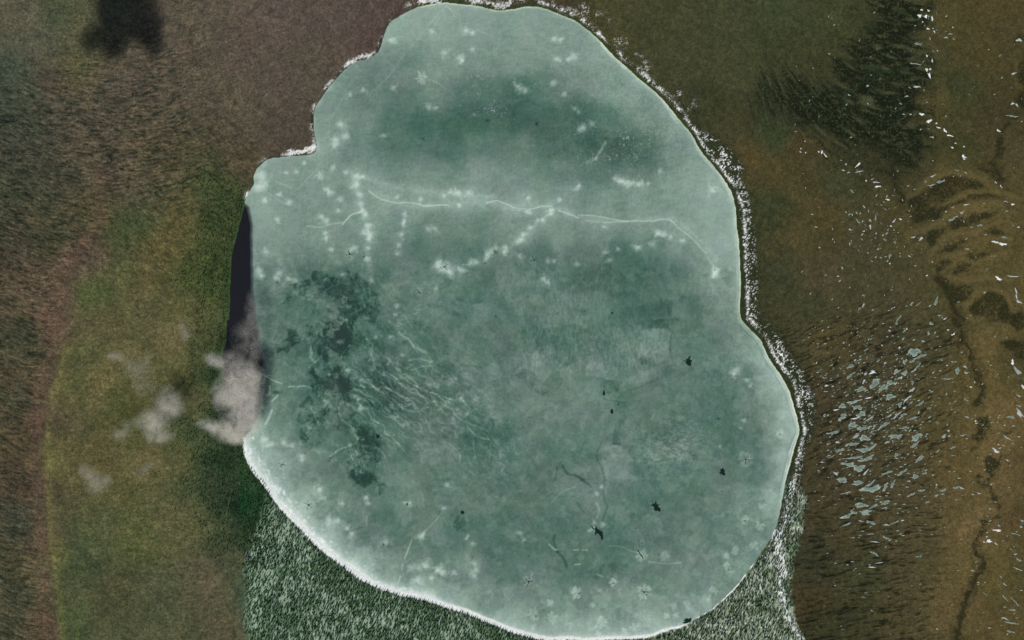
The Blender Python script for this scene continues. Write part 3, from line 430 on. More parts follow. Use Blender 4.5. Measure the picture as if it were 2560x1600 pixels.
# long pressure cracks and sledge tracks
CR = .27
for (ox, oy, P, wd, v) in ((640,400,[(1070,290),(1130,340),(1200,375),(1320,405),(1420,400),(1510,410),(1600,435),(1750,425),(1820,430)],2.6,CR), (640,400,[(2180,405),(2280,385),(2360,415),(2419,440)],2.6,CR), (1280,400,[(0,450),(160,465),(280,440),(380,435)],2.2,CR), (1280,400,[(0,470),(140,485)],2,CR*.7),
        (1280,400,[(440,480),(540,510),(630,545)],2.8,CR), (1280,400,[(630,520),(760,525),(900,550),(1060,580),(1200,575),(1360,580)],2.4,CR), (1280,400,[(700,575),(900,590),(1100,580)],2,CR*.7), (1280,400,[(1360,570),(1430,560),(1500,570),(1600,665),(1700,740),(1830,880)],2.8,CR*.8), (1280,400,[(1850,920),(1900,1000),(1910,1080)],5,.12),
        (640,400,[(480,625),(620,635),(700,610),(820,590)],2.4,CR*.8), (640,400,[(820,610),(860,560),(900,520),(960,500),(1000,490)],4,CR), (640,0,[(1790,60),(1440,470),(1270,700),(1130,850)],1.8,.09), (640,0,[(1790,60),(1500,370),(1260,690)],1.6,.05), (640,0,[(1270,700),(1150,860),(1000,1060)],1.6,.06), (640,0,[(1200,760),(1050,930),(900,1100)],1.6,.07),
        (640,0,[(1790,40),(1850,110),(1880,160)],2,.15), (640,0,[(1800,60),(1860,100),(1930,150)],1.6,.12), (640,0,[(1790,60),(1740,160),(1650,290)],1.6,.10), (640,0,[(820,920),(770,1030),(700,1120),(690,1300)],1.8,.12), (640,0,[(2070,270),(2180,320),(2310,375)],1.8,.12), (640,0,[(1620,750),(1700,775),(1790,840)],1.8,.14),
        (640,400,[(620,10),(560,100),(440,230),(350,310)],2.0,.08), (640,400,[(730,0),(600,80),(460,200)],1.6,.08), (640,400,[(70,260),(130,320),(210,375),(340,440)],2,.13), (640,400,[(590,880),(600,1000)],1.8,.08), (640,400,[(190,205),(330,260)],5,.09),
        (1280,1200,[(920,620),(1040,630),(1100,660),(1190,690)],2.2,.2), (1280,1200,[(1290,770),(1400,785),(1480,792),(1590,780)],2.4,.18), (1280,1200,[(350,605),(400,655),(430,660)],3.5,.38), (1280,1200,[(580,660),(630,655)],3,.3), (1280,1200,[(665,660),(710,662)],3,.25), (1280,1200,[(595,800),(645,797)],3,.34), (1280,1200,[(805,890),(860,912)],2.6,.3), (1280,1200,[(890,910),(980,945)],2.4,.16),
        (1280,1200,[(800,215),(825,290),(800,355)],4,.16), (1280,1200,[(370,220),(430,150),(500,100),(600,60)],3,.12), (1280,1200,[(780,1260),(960,1210),(1130,1150)],1.8,.07), (1280,1200,[(2419,560),(2280,690),(2150,820),(1700,1210),(1280,1320)],1.8,.07), (1280,1200,[(2200,220),(2270,180)],2.4,.12), (1280,1200,[(1890,370),(1940,340),(2020,340)],2.4,.12), (1280,1200,[(2030,875),(2110,860)],3,.16),
        (640,1200,[(1750,310),(1710,370),(1650,430),(1590,490)],2.6,.15), (640,1200,[(1475,565),(1440,650),(1405,740)],3,.28), (640,1200,[(1385,790),(1380,850)],2.4,.2), (640,1200,[(1365,910),(1340,980)],3.5,.2), (640,1200,[(1045,345),(1045,430)],3.5,.15), (640,1200,[(1040,150),(1070,230)],5,.12), (640,800,[(50,500),(140,560),(245,600)],2.6,.3), (640,800,[(70,540),(130,520)],4,.15), (640,800,[(310,630),(360,628)],4,.3), (640,800,[(390,632),(450,622),(520,640)],4,.26), (640,800,[(130,625),(130,700),(100,710)],5,.25), (640,800,[(210,710),(150,770)],4,.3), (640,800,[(150,850),(120,930),(90,985)],6,.24),
        (1280,400,[(1370,470),(1390,435),(1440,420)],2,.1)):
    rs(ox, oy, P, wd, v * 1.15, 1.8, 1.0)
stroke(T, [(1514,356),(1502,375),(1489,397)], 6, .32, 1, 4, add=True); stroke(T, [(1490,396),(1466,407)], 6, .18, 1, 6, add=True)
for (ox, oy, P, wd, v) in ((1280,800,[(840,1170),(805,1240),(805,1310),(850,1400),(880,1512)],4,-.14), (1280,1200,[(870,0),(865,100),(880,200),(900,250),(870,330),(850,390)],4,-.15), (1280,800,[(480,1380),(520,1450),(600,1470),(680,1512)],6,-.22), (1280,1200,[(650,0),(700,25),(750,60)],4.5,-.2), (1280,800,[(425,1390),(415,1480),(410,1512)],5,-.12),
        (1280,1200,[(405,520),(395,590),(430,680)],6,-.15), (1280,1200,[(430,680),(480,730),(505,780),(515,820)],7,-.2), (1280,1200,[(125,310),(160,370),(200,430)],5,-.10), (1280,1200,[(615,210),(650,270),(680,310)],4.5,-.13), (1280,800,[(1510,100),(1490,280),(1520,400)],4,-.1), (1280,800,[(1090,660),(1200,640),(1290,590),(1370,570),(1380,500)],4,-.11), (1280,800,[(860,740),(940,765),(1070,780)],4,-.14), (1280,800,[(945,1170),(1020,1180)],5,-.18),
        (640,1200,[(1290,60),(1310,110),(1325,160)],3,-.13), (640,1200,[(870,490),(930,470),(1020,440)],4,-.12), (640,1200,[(1745,250),(1740,300),(1730,370)],2.5,-.12), (640,400,[(1640,1370),(1800,1410),(1920,1470)],12,-.07), (640,400,[(1720,1230),(1830,1180)],6,-.06), (640,400,[(1890,1300),(1960,1310)],14,-.08), (640,400,[(2040,1340),(2110,1330)],14,-.08), (640,800,[(1930,430),(2080,440),(2130,450)],4,-.12), (640,800,[(1700,430),(1780,430)],8,-.08), (1280,400,[(1500,1350),(1490,1450)],12,-.12)):
    rs(ox, oy, P, wd, v, 2.2, 1.2)
PUFF = """865,432,5;891,440,7;906,442,5;891,461,10;799,440,8;814,474,8;826,482,8;899,486,7;852,498,7;902,510,8;906,524,6;914,537,8;846,527,6;803,541,8;815,552,9;694,549,6;662,500,8;722,506,8;699,487,6;655,440,14;648,468,14;922,565,8;911,582,8;925,590,8;922,598,6;814,582,5;816,594,6;1012,536,6;1010,552,5;1008,562,7;1004,586,8;996,613,6;993,634,6;920,621,6;887,620,7;876,625,7;918,647,9;665,629,8;722,697,8;737,700,8;698,682,8;690,694,8;645,676,12;655,690,8;828,623,6;1072,573,7;1086,571,7;930,703,5;855,686,6;1150,674,7;1160,675,5;1177,655,8;1190,655,5;1215,648,7;1219,636,6;1227,628,8;1240,620,8;1264,620,7;1262,632,6;1090,721,6;1095,665,14;1125,680,10;870,766,5;992,765,6;990,787,5;1148,514,5;1110,491,6;1125,480,7;1145,482,8;1170,482,8;993,493,5;1053,498,6;1378,527,7;1376,535,6;1322,531,7;1345,551,6;1357,550,6;1325,569,7;1307,586,6;1303,598,6;1293,604,7;1445,469,7;1448,464,5;1400,499,7;1320,495,6;1539,447,8;1550,453,7;1560,455,7;1574,459,8;1597,459,8;1620,459,5;1643,581,8;1650,585,7;1661,588,7;1677,593,6;1632,610,9;1589,618,8;1598,617,5;1706,602,6;1649,429,6;1544,622,5;1513,630,8;1524,650,8;1439,657,8;1510,567,5;1357,698,8;1368,706,7;1787,678,11;1785,690,8;1783,474,11;1370,653,7;1385,652,6;1300,641,8;1112,132,10;1149,145,9;1155,152,7;1180,124,8;1165,77,9;1182,82,6;1080,80,7;1072,267,8;1090,270,6;1186,286,5;852,312,9;957,339,6;865,341,9;841,352,9;836,365,8;979,100,8;875,235,6;984,220,8;908,225,7;1386,97,7;1402,99,6;1394,148,9;1433,143,9;1420,150,6;1412,235,7;1300,222,9;1315,225,9;1290,212,7;1382,206,8;1437,272,6;1447,280,6;1460,317,10;1450,325,8;1480,310,8;716,432,5;760,408,6;742,430,5;832,420,6;690,1220,9;645,1020,9;660,1100,12;680,1110,10;710,1108,8;730,1115,6;754,1140,7;755,1150,6;855,1258,6;823,1300,10;845,1300,7;880,1335,9;868,1320,6;965,1355,8;1052,1342,8;1060,1335,6;1170,1340,5;1182,1359,7;1165,1347,4;1095,1425,9;1110,1430,8;1065,1416,8;1030,1418,8;1045,1420,7;1135,1430,7;1080,1445,6;1186,1410,8;1190,1425,7;1185,1440,8;1045,1450,10;917,1258,6;916,1245,6;1014,1257,5;1025,1257,5;1110,1270,6;1117,1213,5;1486,1307,5;1508,1312,8;1483,1321,6;1474,1327,5;1492,1234,6;1503,1218,5;800,1225,8;805,1245,8;870,925,5;840,943,5;824,936,4;895,1000,6;903,1022,8;886,990,6;1005,888,4;935,900,4;940,845,5;978,842,5;1152,996,6;1167,1036,6;843,986,3;897,1063,4;1300,1332,8;1310,1350,7;1840,925,10;1835,935,7;1868,950,6;1875,965,6;1860,1050,6;1853,1070,4;1800,1116,4;750,1360,0;1780,1560,0"""
for i, r in enumerate(PUFF.split(";")):
    x0, y0, r0 = [float(v) for v in r.split(",")]
    if r0 > 0: blob(T, x0, y0, r0 * 1.0, r0 * .9, .36, 0, .8, seed=600 + i % 7)
ROS = """1863,1149,20,.22;1323,1452,17,.24;1443,1482,16,.34;1610,1478,23,.30;1532,1457,12,.36;1606,1390,18,.26;1606,1356,9,.2;1863,1300,12,.26;1900,1315,14,.3;1815,1388,10,.28;1838,1377,11,.3;1817,1415,11,.3;1885,1362,13,.26;1784,1473,11,.28;1332,1537,17,.2;1376,1508,11,.28;1382,1545,15,.2;1505,1558,17,.24;1588,1568,15,.22;1685,1515,11,.2;1717,1512,11,.22;1666,1539,9,.3;1692,1537,8,.22;1661,1394,14,.2;1055,195,17,.28;1111,667,22,.2;1097,1421,16,.24;1095,660,10,.1;1500,1476,6,.2;1483,1512,8,.18;1772,1498,8,.22;1905,1265,10,.2;1950,1085,14,.22;1590,1540,8,.16;1335,1567,9,.16;1425,1560,9,.16;874,640,18,.10;1047,731,12,.14;1335,650,14,.10;1787,680,12,.12;1496,1583,8,.2;1560,1575,9,.16"""
for r in ROS.split(";"):
    v = [float(q) for q in r.split(",")]; rosette(T, *v)
for (cx, cy, r) in ((772,1263,24),(706,1162,14)): rosette(T, cx, cy, r, .12)
# frost sheet along the south-west beach
sl = win(600, 820, 1060, 1330); x_, y_ = X[sl], Y[sl]
T[sl] += .45 * np.clip(aniso(x_, y_, 65, 12, 4, 3, 620) * 2.4 - .45, 0, 1) * np.exp(-((ins[sl] - 20) / 13) ** 2) * sstep(1300, 1240, y_) 
T = np.clip(T, 0.0, 1.75)
hue = fbm(X, Y, 70, 3, 630); tl = [np.interp(T, TR, [c[k] for c in TCc]) for k in range(3)]
ICE = np.stack(tl, -1)
ICE += (np.clip(hue * 2, -1, 1) * np.clip(1.2 - T, 0, 1))[..., None] * np.array([5.5, .5, 1.5])
ICE += (fbm(X, Y, 45, 3, 640) * 4)[..., None] * np.array([1, 1.2, .2])
bank = np.exp(-((ins - .8) / 1.5) ** 2) * (X > 1050) * sstep(1220, 1150, Y)
ICE += (bank * 1.0)[..., None] * np.array([8, 4, -22])
thin = np.clip((X - seam - 1) / 7, 0, 1) * .8 + .2
thin = np.where((Y > 500) & (Y < 1100), np.clip(thin, 0, 1), 1)
ICE = ICE * thin[..., None] + np.array([30, 36, 44]) * (1 - thin[..., None])
IC = lin(np.clip(ICE, 5, 255)).astype(np.float32) * np.float32(1.0)

# ------------------------------------------------------------------ materials
def mat(name, rgb=(.5, .5, .5), rough=.8, attr=None, noise=None, bump=None, spec=.2, var=0.0):
    m = bpy.data.materials.new(name); m.use_nodes = True; t = m.node_tree; b = t.nodes["Principled BSDF"]
    b.inputs["Roughness"].default_value = rough; b.inputs["Specular IOR Level"].default_value = spec
    b.inputs["Base Color"].default_value = (*rgb, 1)
    geo = t.nodes.new("ShaderNodeNewGeometry"); src = None
    if attr:
        a = t.nodes.new("ShaderNodeAttribute"); a.attribute_name = attr; src = a.outputs["Color"]
    if noise:
        n = t.nodes.new("ShaderNodeTexNoise"); n.inputs["Scale"].default_value = noise[0]; n.inputs["Detail"].default_value = 3
        t.links.new(geo.outputs["Position"], n.inputs["Vector"])
        mr = t.nodes.new("ShaderNodeMapRange"); mr.inputs[3].default_value = 1 - noise[1]; mr.inputs[4].default_value = 1 + noise[1]
        mr.inputs[1].default_value = .25; mr.inputs[2].default_value = .75
        t.links.new(n.outputs[0], mr.inputs[0])
        vm = t.nodes.new("ShaderNodeVectorMath"); vm.operation = 'MULTIPLY'
        if src: t.links.new(src, vm.inputs[0])
        else: vm.inputs[0].default_value = rgb
        t.links.new(mr.outputs[0], vm.inputs[1]); src = vm.outputs[0]
        if bump:
            bp = t.nodes.new("ShaderNodeBump"); bp.inputs["Strength"].default_value = bump[0]; bp.inputs["Distance"].default_value = bump[1]
            t.links.new(n.outputs[0], bp.inputs["Height"]); t.links.new(bp.outputs[0], b.inputs["Normal"])
    if src: t.links.new(src, b.inputs["Base Color"])
    return m
M_GROUND = mat("bog_ground", rough=.95, attr="tint", noise=(.42, .30), bump=(.5, .6), spec=.05)
M_ICE = mat("lake_ice", rough=.62, attr="tint", noise=(.30, .055), bump=(.12, .1), spec=.2)
M_WATER = mat("open_water", (.008, .009, .0125), .4, noise=(.35, .5), bump=(.25, .3), spec=.2)
M_HOLE = mat("meltwater", (.006, .018, .013), .25, noise=(.5, .3), spec=.3)
M_SLUSH = mat("wet_slush", tuple(lin((66, 98, 86))), .5, noise=(.6, .2), spec=.3)
M_CRACK = mat("crack_water", (.012, .030, .024), .35, noise=(.5, .3), spec=.2)
M_POOLC = mat("pool_ice", rough=.55, attr="tint", noise=(.35, .16), spec=.25)
M_TREE = mat("pine_needles", rough=.9, attr="tint", noise=(.6, .25), spec=.08)
M_PINE = mat("pine_crown", (.065, .115, .065), .9, noise=(.5, .4), spec=.08)
M_BARK = mat("pine_bark", (.14, .085, .05), .9, noise=(3.0, .3), spec=.1)

def grid_mesh(name, XX, YY, ZZ, keep, colr, material, kind='structure', smooth=True):
    ny, nx = XX.shape
    idx = np.arange(ny * nx).reshape(ny, nx)
    q = np.stack([idx[1:, :-1], idx[1:, 1:], idx[:-1, 1:], idx[:-1, :-1]], -1)[keep]
    used = np.zeros(ny * nx, dtype=bool); used[q.ravel()] = True
    remap = np.cumsum(used) - 1; q = remap[q].astype(np.int32)
    co = np.stack([XX.ravel() - 1280.0, 800.0 - YY.ravel(), ZZ.ravel()], -1)[used].astype(np.float32)
    me = bpy.data.meshes.new(name); me.vertices.add(len(co)); me.vertices.foreach_set("co", co.ravel())
    me.loops.add(q.size); me.loops.foreach_set("vertex_index", q.ravel())
    me.polygons.add(len(q)); me.polygons.foreach_set("loop_start", np.arange(0, q.size, 4, dtype=np.int32))
    me.polygons.foreach_set("loop_total", np.full(len(q), 4, dtype=np.int32))
    me.update(calc_edges=True)
    at = me.attributes.new("tint", 'FLOAT_COLOR', 'POINT')
    cc = np.concatenate([colr.reshape(-1, 3)[used], np.ones((len(co), 1), dtype=np.float32)], 1).astype(np.float32)
    at.data.foreach_set("color", cc.ravel())
    if smooth: me.polygons.foreach_set("use_smooth", np.ones(len(q), dtype=bool))
    me.materials.append(material)
    o = bpy.data.objects.new(name, me); COL.objects.link(o); o["kind"] = kind
    return o
def tris_mesh(name, V, F, material, tint=None, kind=None):
    V = np.asarray(V, dtype=np.float32); F = np.asarray(F, dtype=np.int32)
    me = bpy.data.meshes.new(name); me.vertices.add(len(V)); me.vertices.foreach_set("co", V.ravel())
    k = F.shape[1]; me.loops.add(F.size); me.loops.foreach_set("vertex_index", F.ravel()); me.polygons.add(len(F))
    me.polygons.foreach_set("loop_start", np.arange(0, F.size, k, dtype=np.int32)); me.polygons.foreach_set("loop_total", np.full(len(F), k, dtype=np.int32))
    me.update(calc_edges=True)
    if tint is not None:
        at = me.attributes.new("tint", 'FLOAT_COLOR', 'POINT')
        at.data.foreach_set("color", np.concatenate([tint, np.ones((len(V), 1))], 1).astype(np.float32).ravel())
    for m in (material if isinstance(material, (list, tuple)) else [material]): me.materials.append(m)
    o = bpy.data.objects.new(name, me); COL.objects.link(o)
    if kind: o["kind"] = kind
    return o
Hs = H * far * sstep(1, 14, SDN)
Z = np.where(SDN > 0, 0.4 + np.minimum(SDN * .05, 1.3) + np.maximum(Hs, -1.2) + SNOW * .25 * far, np.maximum(0.4 + SDN * .3, -2.5))
ing = SD0 > -14
keepG = ing[1:, :-1] | ing[1:, 1:] | ing[:-1, 1:] | ing[:-1, :-1] | (X[1:, 1:] < 690)
ground = grid_mesh("ground", X, Y, Z, keepG, GC, M_GROUND)
sl = win(540, 2016, 0, 1602); Xi, Yi, Si, Se = X[sl], Y[sl], SDN[sl], seam[sl]
Zi = np.where(Xi > Se, .4, .4 + np.maximum((Xi - Se) * .25, -1.5)) + 0.0
ki = (Si < 5) & (Xi > Se - 8)
keepI = ki[1:, :-1] & ki[1:, 1:] & ki[:-1, 1:] & ki[:-1, :-1]
grid_mesh("lake_ice", Xi, Yi, Zi, keepI, IC[sl], M_ICE)
tris_mesh("lake_water", [W(530, 480), W(700, 480), W(700, 1120), W(530, 1120)], [[3, 2, 1, 0]], M_WATER, kind='structure')
def ground_z(px, py):
    i = np.clip(np.searchsorted(xs, px) - 1, 0, NX - 2); j = np.clip(np.searchsorted(ys, py) - 1, 0, NY - 2)
    tx = (px - xs[i]) / (xs[i + 1] - xs[i]); ty = (py - ys[j]) / (ys[j + 1] - ys[j])
    return (Z[j, i] * (1 - tx) + Z[j, i + 1] * tx) * (1 - ty) + (Z[j + 1, i] * (1 - tx) + Z[j + 1, i + 1] * tx) * ty
def sample(F, px, py): return F[np.clip(np.searchsorted(ys, py), 0, NY - 1), np.clip(np.searchsorted(xs, px), 0, NX - 1)]

# ------------------------------------------------------------------ trees
def pine_template(seed, tiers=3, seg=6, rad=1.9, h=9.0, trunk=True):
    r = random.Random(seed); V = []; F = []
    if trunk:
        for k in range(3):
            a = k * 2.094; V += [(.22 * math.cos(a), .22 * math.sin(a), -.4), (.10 * math.cos(a), .10 * math.sin(a), h * .75)]
        for k in range(3):
            a, b = 2 * k, 2 * ((k + 1) % 3); F += [(a, b, b + 1), (a, b + 1, a + 1)]
    for t in range(tiers):
        z0 = h * (.22 + .26 * t); z1 = z0 + h * .36; rr_ = rad * (1 - .27 * t); b = len(V)
        for k in range(seg):
            a = 2 * math.pi * (k + .5 * t) / seg + r.uniform(-.25, .25); q = rr_ * (r.uniform(.55, 1.15) if k % 2 else r.uniform(.85, 1.3))
            V.append((q * math.cos(a), q * math.sin(a), z0 + r.uniform(-.35, .35)))
        V.append((r.uniform(-.15, .15), r.uniform(-.15, .15), min(z1, h)))
        for k in range(seg): F.append((b + k, b + (k + 1) % seg, b + seg))
    return np.array(V), np.array(F), (6 if trunk else 0)
def shrub_template(seed):
    r = random.Random(seed); V = [(0, 0, 1.0)]; 
    for k in range(5):
        a = k * 1.2566 + r.uniform(-.4, .4); q = r.uniform(.7, 1.2); V.append((q * math.cos(a), q * math.sin(a), r.uniform(-.25, .1)))
    return np.array(V), np.array([(0, k + 1, (k + 1) % 5 + 1) for k in range(5)])
def scatter(name, temps, px, py, sc, rgb, material, trunk_rgb=(.14, .09, .055), hs=None, rot=None):
    n = len(px); zz = ground_z(px, py); VV = []; FF = []; TT = []; base = 0; rot = RNG.uniform(0, 6.283, n) if rot is None else rot; which = RNG.randint(0, len(temps), n)
    hs = np.ones(n) if hs is None else hs
    for ti, tp in enumerate(temps):
        s_ = np.where(which == ti)[0]
        if len(s_) == 0: continue
        V, F = tp[0], tp[1]; nt_ = tp[2] if len(tp) > 2 else 0
        c, s = np.cos(rot[s_])[:, None], np.sin(rot[s_])[:, None]; q = sc[s_][:, None]
        x = (V[:, 0] * c - V[:, 1] * s) * q + (px[s_] - 1280)[:, None]; y = (V[:, 0] * s + V[:, 1] * c) * q + (800 - py[s_])[:, None]
        z = V[:, 2][None, :] * q * hs[s_][:, None] + zz[s_][:, None]
        VV.append(np.stack([x, y, z], -1).reshape(-1, 3)); FF.append((F[None] + (np.arange(len(s_)) * len(V))[:, None, None]).reshape(-1, 3) + base); base += len(s_) * len(V)
        col = np.repeat(rgb[s_][:, None, :], len(V), 1).copy()
        if nt_: col[:, :nt_] = trunk_rgb
        TT.append(col.reshape(-1, 3))
    return tris_mesh(name, np.concatenate(VV), np.concatenate(FF), material, np.concatenate(TT), kind='stuff')
PT = [pine_template(s, 3, 6, 1.75, 8.5) for s in range(5)]
def jitter(x0, x1, y0, y1, sp):
    gx_, gy_ = np.meshgrid(np.arange(x0, x1, sp), np.arange(y0, y1, sp)); gx_ = gx_.ravel() + RNG.uniform(-.5, .5, gx_.size) * sp; gy_ = gy_.ravel() + RNG.uniform(-.5, .5, gy_.size) * sp
    return gx_, gy_
def tree_rgb(n, c, v=.35): return lin(c)[None, :] * (1 + RNG.uniform(-v, v, (n, 1))) * (1 + RNG.uniform(-.12, .12, (n, 3)))
# snowy pine forest south of the lake (uncountable) and on the south-east spit
px, py = jitter(600, 2100, 1200, 1740, 4.5)
k_ = RNG.uniform(0, 1, len(px)) < sample(FORm, px, py) * np.clip(.80 - .30 * sample(fsn, px, py), 0, 1); k_ &= sample(SDN, px, py) > np.where(px < 1720, 15, 6)
px, py = px[k_], py[k_]
scatter("pine_forest", PT, px, py, RNG.uniform(.6, 1.15, len(px)), tree_rgb(len(px), (84, 114, 80)), M_TREE)
# shoreline pine scrub of the east and north shores
px, py = jitter(980, 2080, -60, 1345, 4.2); s_ = sample(SDN, px, py); wd_ = np.interp(py, [320,360,420,450,520,700,790,850,950,1000,1060,1130,1200,1330], [30,62,62,38,44,46,48,52,52,58,40,30,38,30])
inE = (px > 1700) & (py > 318); dens = np.where(inE, (s_ > 2) & (s_ < wd_ + 8), (s_ > 2) & (s_ < 30) & (py < 340)) * np.where(s_ < 11, .55, .5)
k_ = RNG.uniform(0, 1, len(px)) < dens; px, py = px[k_], py[k_]
scatter("shore_scrub", PT, px, py, RNG.uniform(.28, .55, len(px)), tree_rgb(len(px), (54, 66, 38)), M_TREE)
# dense green wood on the west shore
px, py = jitter(430, 680, 420, 1420, 4.6); s_ = sample(SDN, px, py); g_ = sample(LAND[..., 1] - LAND[..., 0], px, py)
k_ = (RNG.uniform(0, 1, len(px)) < np.clip(g_ / 22.0, 0, .8)) & (s_ > 3); px, py = px[k_], py[k_]
scatter("shore_wood", PT, px, py, RNG.uniform(.35, .75, len(px)), tree_rgb(len(px), (44, 76, 42)), M_TREE)
# dwarf pine and heath tussocks all over the bog
ST = [shrub_template(s) for s in range(6)]
px, py = jitter(-140, 2700, -140, 1740, 7.0); s_ = sample(SDN, px, py); k_ = (s_ > 3) & (RNG.uniform(0, 1, len(px)) < .62) & (sample(FORm, px, py) < .4) & (sample(SNOW, px, py) < .4)
px, py = px[k_], py[k_]; cc = lin(np.clip(sample(LAND, px, py), 5, 250)) * (RNG.uniform(.75, 1.35, (len(px), 1)))
scatter("bog_tussocks", ST, px, py, RNG.uniform(.9, 1.9, len(px)), cc, M_TREE, hs=RNG.uniform(.5, 1.1, len(px)))

# ------------------------------------------------------------------ single pines standing against the snow rim
def single_pine_meshes(seed):
    r = random.Random(seed); h = 10.5; V = []; F = []; seg = 6
    for k in range(seg):
        a = 2 * math.pi * k / seg; V += [(.26 * math.cos(a), .26 * math.sin(a), -.5), (.20 * math.cos(a), .20 * math.sin(a), h * .45), (.05 * math.cos(a), .05 * math.sin(a), h * .96)]
    for k in range(seg):
        a, b = 3 * k, 3 * ((k + 1) % seg)
        for q in (0, 1): F += [(a + q, b + q, b + q + 1), (a + q, b + q + 1, a + q + 1)]
    tr = (V, F); V = []; F = []
    for t in range(8):                                   # whorls of boughs with gaps between
        z = h * (.22 + .095 * t); R = 2.1 * (1 - .105 * t); n = 7 - t // 2
        for k in range(n):
            if r.random() < .08: continue
            a = 2 * math.pi * (k + .5 * (t % 2)) / n + r.uniform(-.2, .2); q = R * r.uniform(.7, 1.15); w_ = q * .33; ca, sa = math.cos(a), math.sin(a); b = len(V)
            V += [(0, 0, z + .35), (q * .6 * ca - w_ * sa, q * .6 * sa + w_ * ca, z + r.uniform(-.2, .1)), (q * ca, q * sa, z - .35 + r.uniform(-.2, .2)), (q * .6 * ca + w_ * sa, q * .6 * sa - w_ * ca, z + r.uniform(-.2, .1)), (q * .55 * ca, q * .55 * sa, z + .45)]
            F += [(b, b + 1, b + 4), (b + 1, b + 2, b + 4), (b + 2, b + 3, b + 4), (b + 3, b, b + 4), (b, b + 3, b + 2), (b, b + 2, b + 1)]
    b = len(V); V += [(.35, 0, h * .9), (-.2, .3, h * .9), (-.2, -.3, h * .9), (0, 0, h * 1.06)]; F += [(b, b + 1, b + 3), (b + 1, b + 2, b + 3), (b + 2, b, b + 3)]
    return tr, (V, F)
protos = []
for s in range(4):
    (tv, tf), (cv, cf) = single_pine_meshes(s + 40)
    protos.append((tris_mesh("trunk", tv, tf, M_BARK), tris_mesh("crown", cv, cf, M_PINE)))
shore_len = np.concatenate([[0], np.cumsum([math.dist(SHORE_S[k], SHORE_S[k + 1]) for k in range(len(SHORE_S) - 1)])])
PINE_SEG = [((640, 1178), (873, 1412), 62, "south-west shore"), ((873, 1412), (1116, 1507), 58, "south shore"), ((1116, 1507), (1373, 1591), 60, "south shore's deepest bend"), ((1373, 1591), (1700, 1562), 48, "bottom shore"), ((1756, 1535), (1930, 1338), 60, "south-east shore")]
SA = np.array(SHORE_S); first = [True] * 4
def add_pine(x, y, sc, label, group):
    z = float(ground_z(np.array([x]), np.array([y]))[0]); pi_ = random.randrange(4); tp, cp = protos[pi_]
    root = bpy.data.objects.new("pine_tree", None); COL.objects.link(root); root.location = W(x, y, z); root.rotation_euler = (0, 0, random.uniform(0, 6.28)); root.scale = (sc, sc, sc * random.uniform(.85, 1.2))
    for p_ in (tp, cp):
        c = p_ if first[pi_] else p_.copy()
        if not first[pi_]: COL.objects.link(c)
        c.parent = root
    first[pi_] = False
    root["label"] = label; root["category"] = "tree"; root["group"] = group
for (A, B, n, nm) in PINE_SEG:
    ia = int(np.argmin(np.hypot(SA[:, 0] - A[0], SA[:, 1] - A[1]))); ib = int(np.argmin(np.hypot(SA[:, 0] - B[0], SA[:, 1] - B[1])))
    for k in range(n):
        s = shore_len[ia] + (shore_len[ib] - shore_len[ia]) * (k + random.random() * .8) / n; j = int(np.clip(np.searchsorted(shore_len, s) - 1, 0, len(SA) - 2))
        t = (s - shore_len[j]) / (shore_len[j + 1] - shore_len[j]); p = SA[j] * (1 - t) + SA[j + 1] * t; d = SA[j + 1] - SA[j]; d = d / np.hypot(*d); nrm = np.array([-d[1], d[0]])
        if inside(np.array([p[0] + nrm[0] * 5]), np.array([p[1] + nrm[1] * 5]), SHORE_S)[0]: nrm = -nrm
        off = random.uniform(12.5, 17) if nm != "south-east shore" else random.uniform(4, 11)
        q = p + nrm * off
        add_pine(q[0], q[1], random.uniform(.5, .8), "small dark pine at the snowy forest edge on the lake's " + nm, "pines along the " + nm)

# ------------------------------------------------------------------ melt holes and star cracks in the ice
ICE_Z = 0.4
def thing(o, label, cat, group=None):
    o["label"] = label; o["category"] = cat
    if group: o["group"] = group
    return o
def melt_hole(pts, label):
    cx = sum(p[0] for p in pts) / len(pts); cy = sum(p[1] for p in pts) / len(pts)
    root = bpy.data.objects.new("melt_hole", None); COL.objects.link(root); root.location = W(cx, cy, ICE_Z)
    ring = [(p[0] - cx, cy - p[1]) for p in smooth_line(pts, 3)]
    ring = [(x * (1 + random.uniform(-.05, .05)), y * (1 + random.uniform(-.05, .05))) for x, y in ring]
    import bmesh
    bm = bmesh.new(); vs = [bm.verts.new((x, y, .14)) for x, y in ring]; f = bm.faces.new(vs); bmesh.ops.triangulate(bm, faces=[f]); bmesh.ops.recalc_face_normals(bm, faces=bm.faces)
    for f in bm.faces:
        if f.normal.z < 0: f.normal_flip()
    me = bpy.data.meshes.new("water_surface"); bm.to_mesh(me); bm.free(); me.materials.append(M_HOLE)
    o = bpy.data.objects.new("water_surface", me); COL.objects.link(o); o.parent = root
    V = []; F = []; n = len(ring)
    for k in range(n):
        a, b = ring[k - 1], ring[(k + 1) % n]; tx, ty = b[0] - a[0], b[1] - a[1]; L = math.hypot(tx, ty) + 1e-6; g = 1.0 + random.uniform(-.5, .7); x, y = ring[k]
        s = 1 if (x * ty - y * tx) > 0 else -1
        V += [(x - s * ty / L * .2, y + s * tx / L * .2, .10), (x + s * ty / L * .3 * g, y - s * tx / L * .3 * g, .22), (x + s * ty / L * g, y - s * tx / L * g, .03)]
    for k in range(n):
        a, b = 3 * k, 3 * ((k + 1) % n)
        for q in (0, 1): F += [(a + q, b + q, b + q + 1), (a + q, b + q + 1, a + q + 1)]
    r = tris_mesh("slush_rim", V, F, M_SLUSH); r.parent = root
    thing(root, label, "melt hole", "dark melt holes in the lake ice")
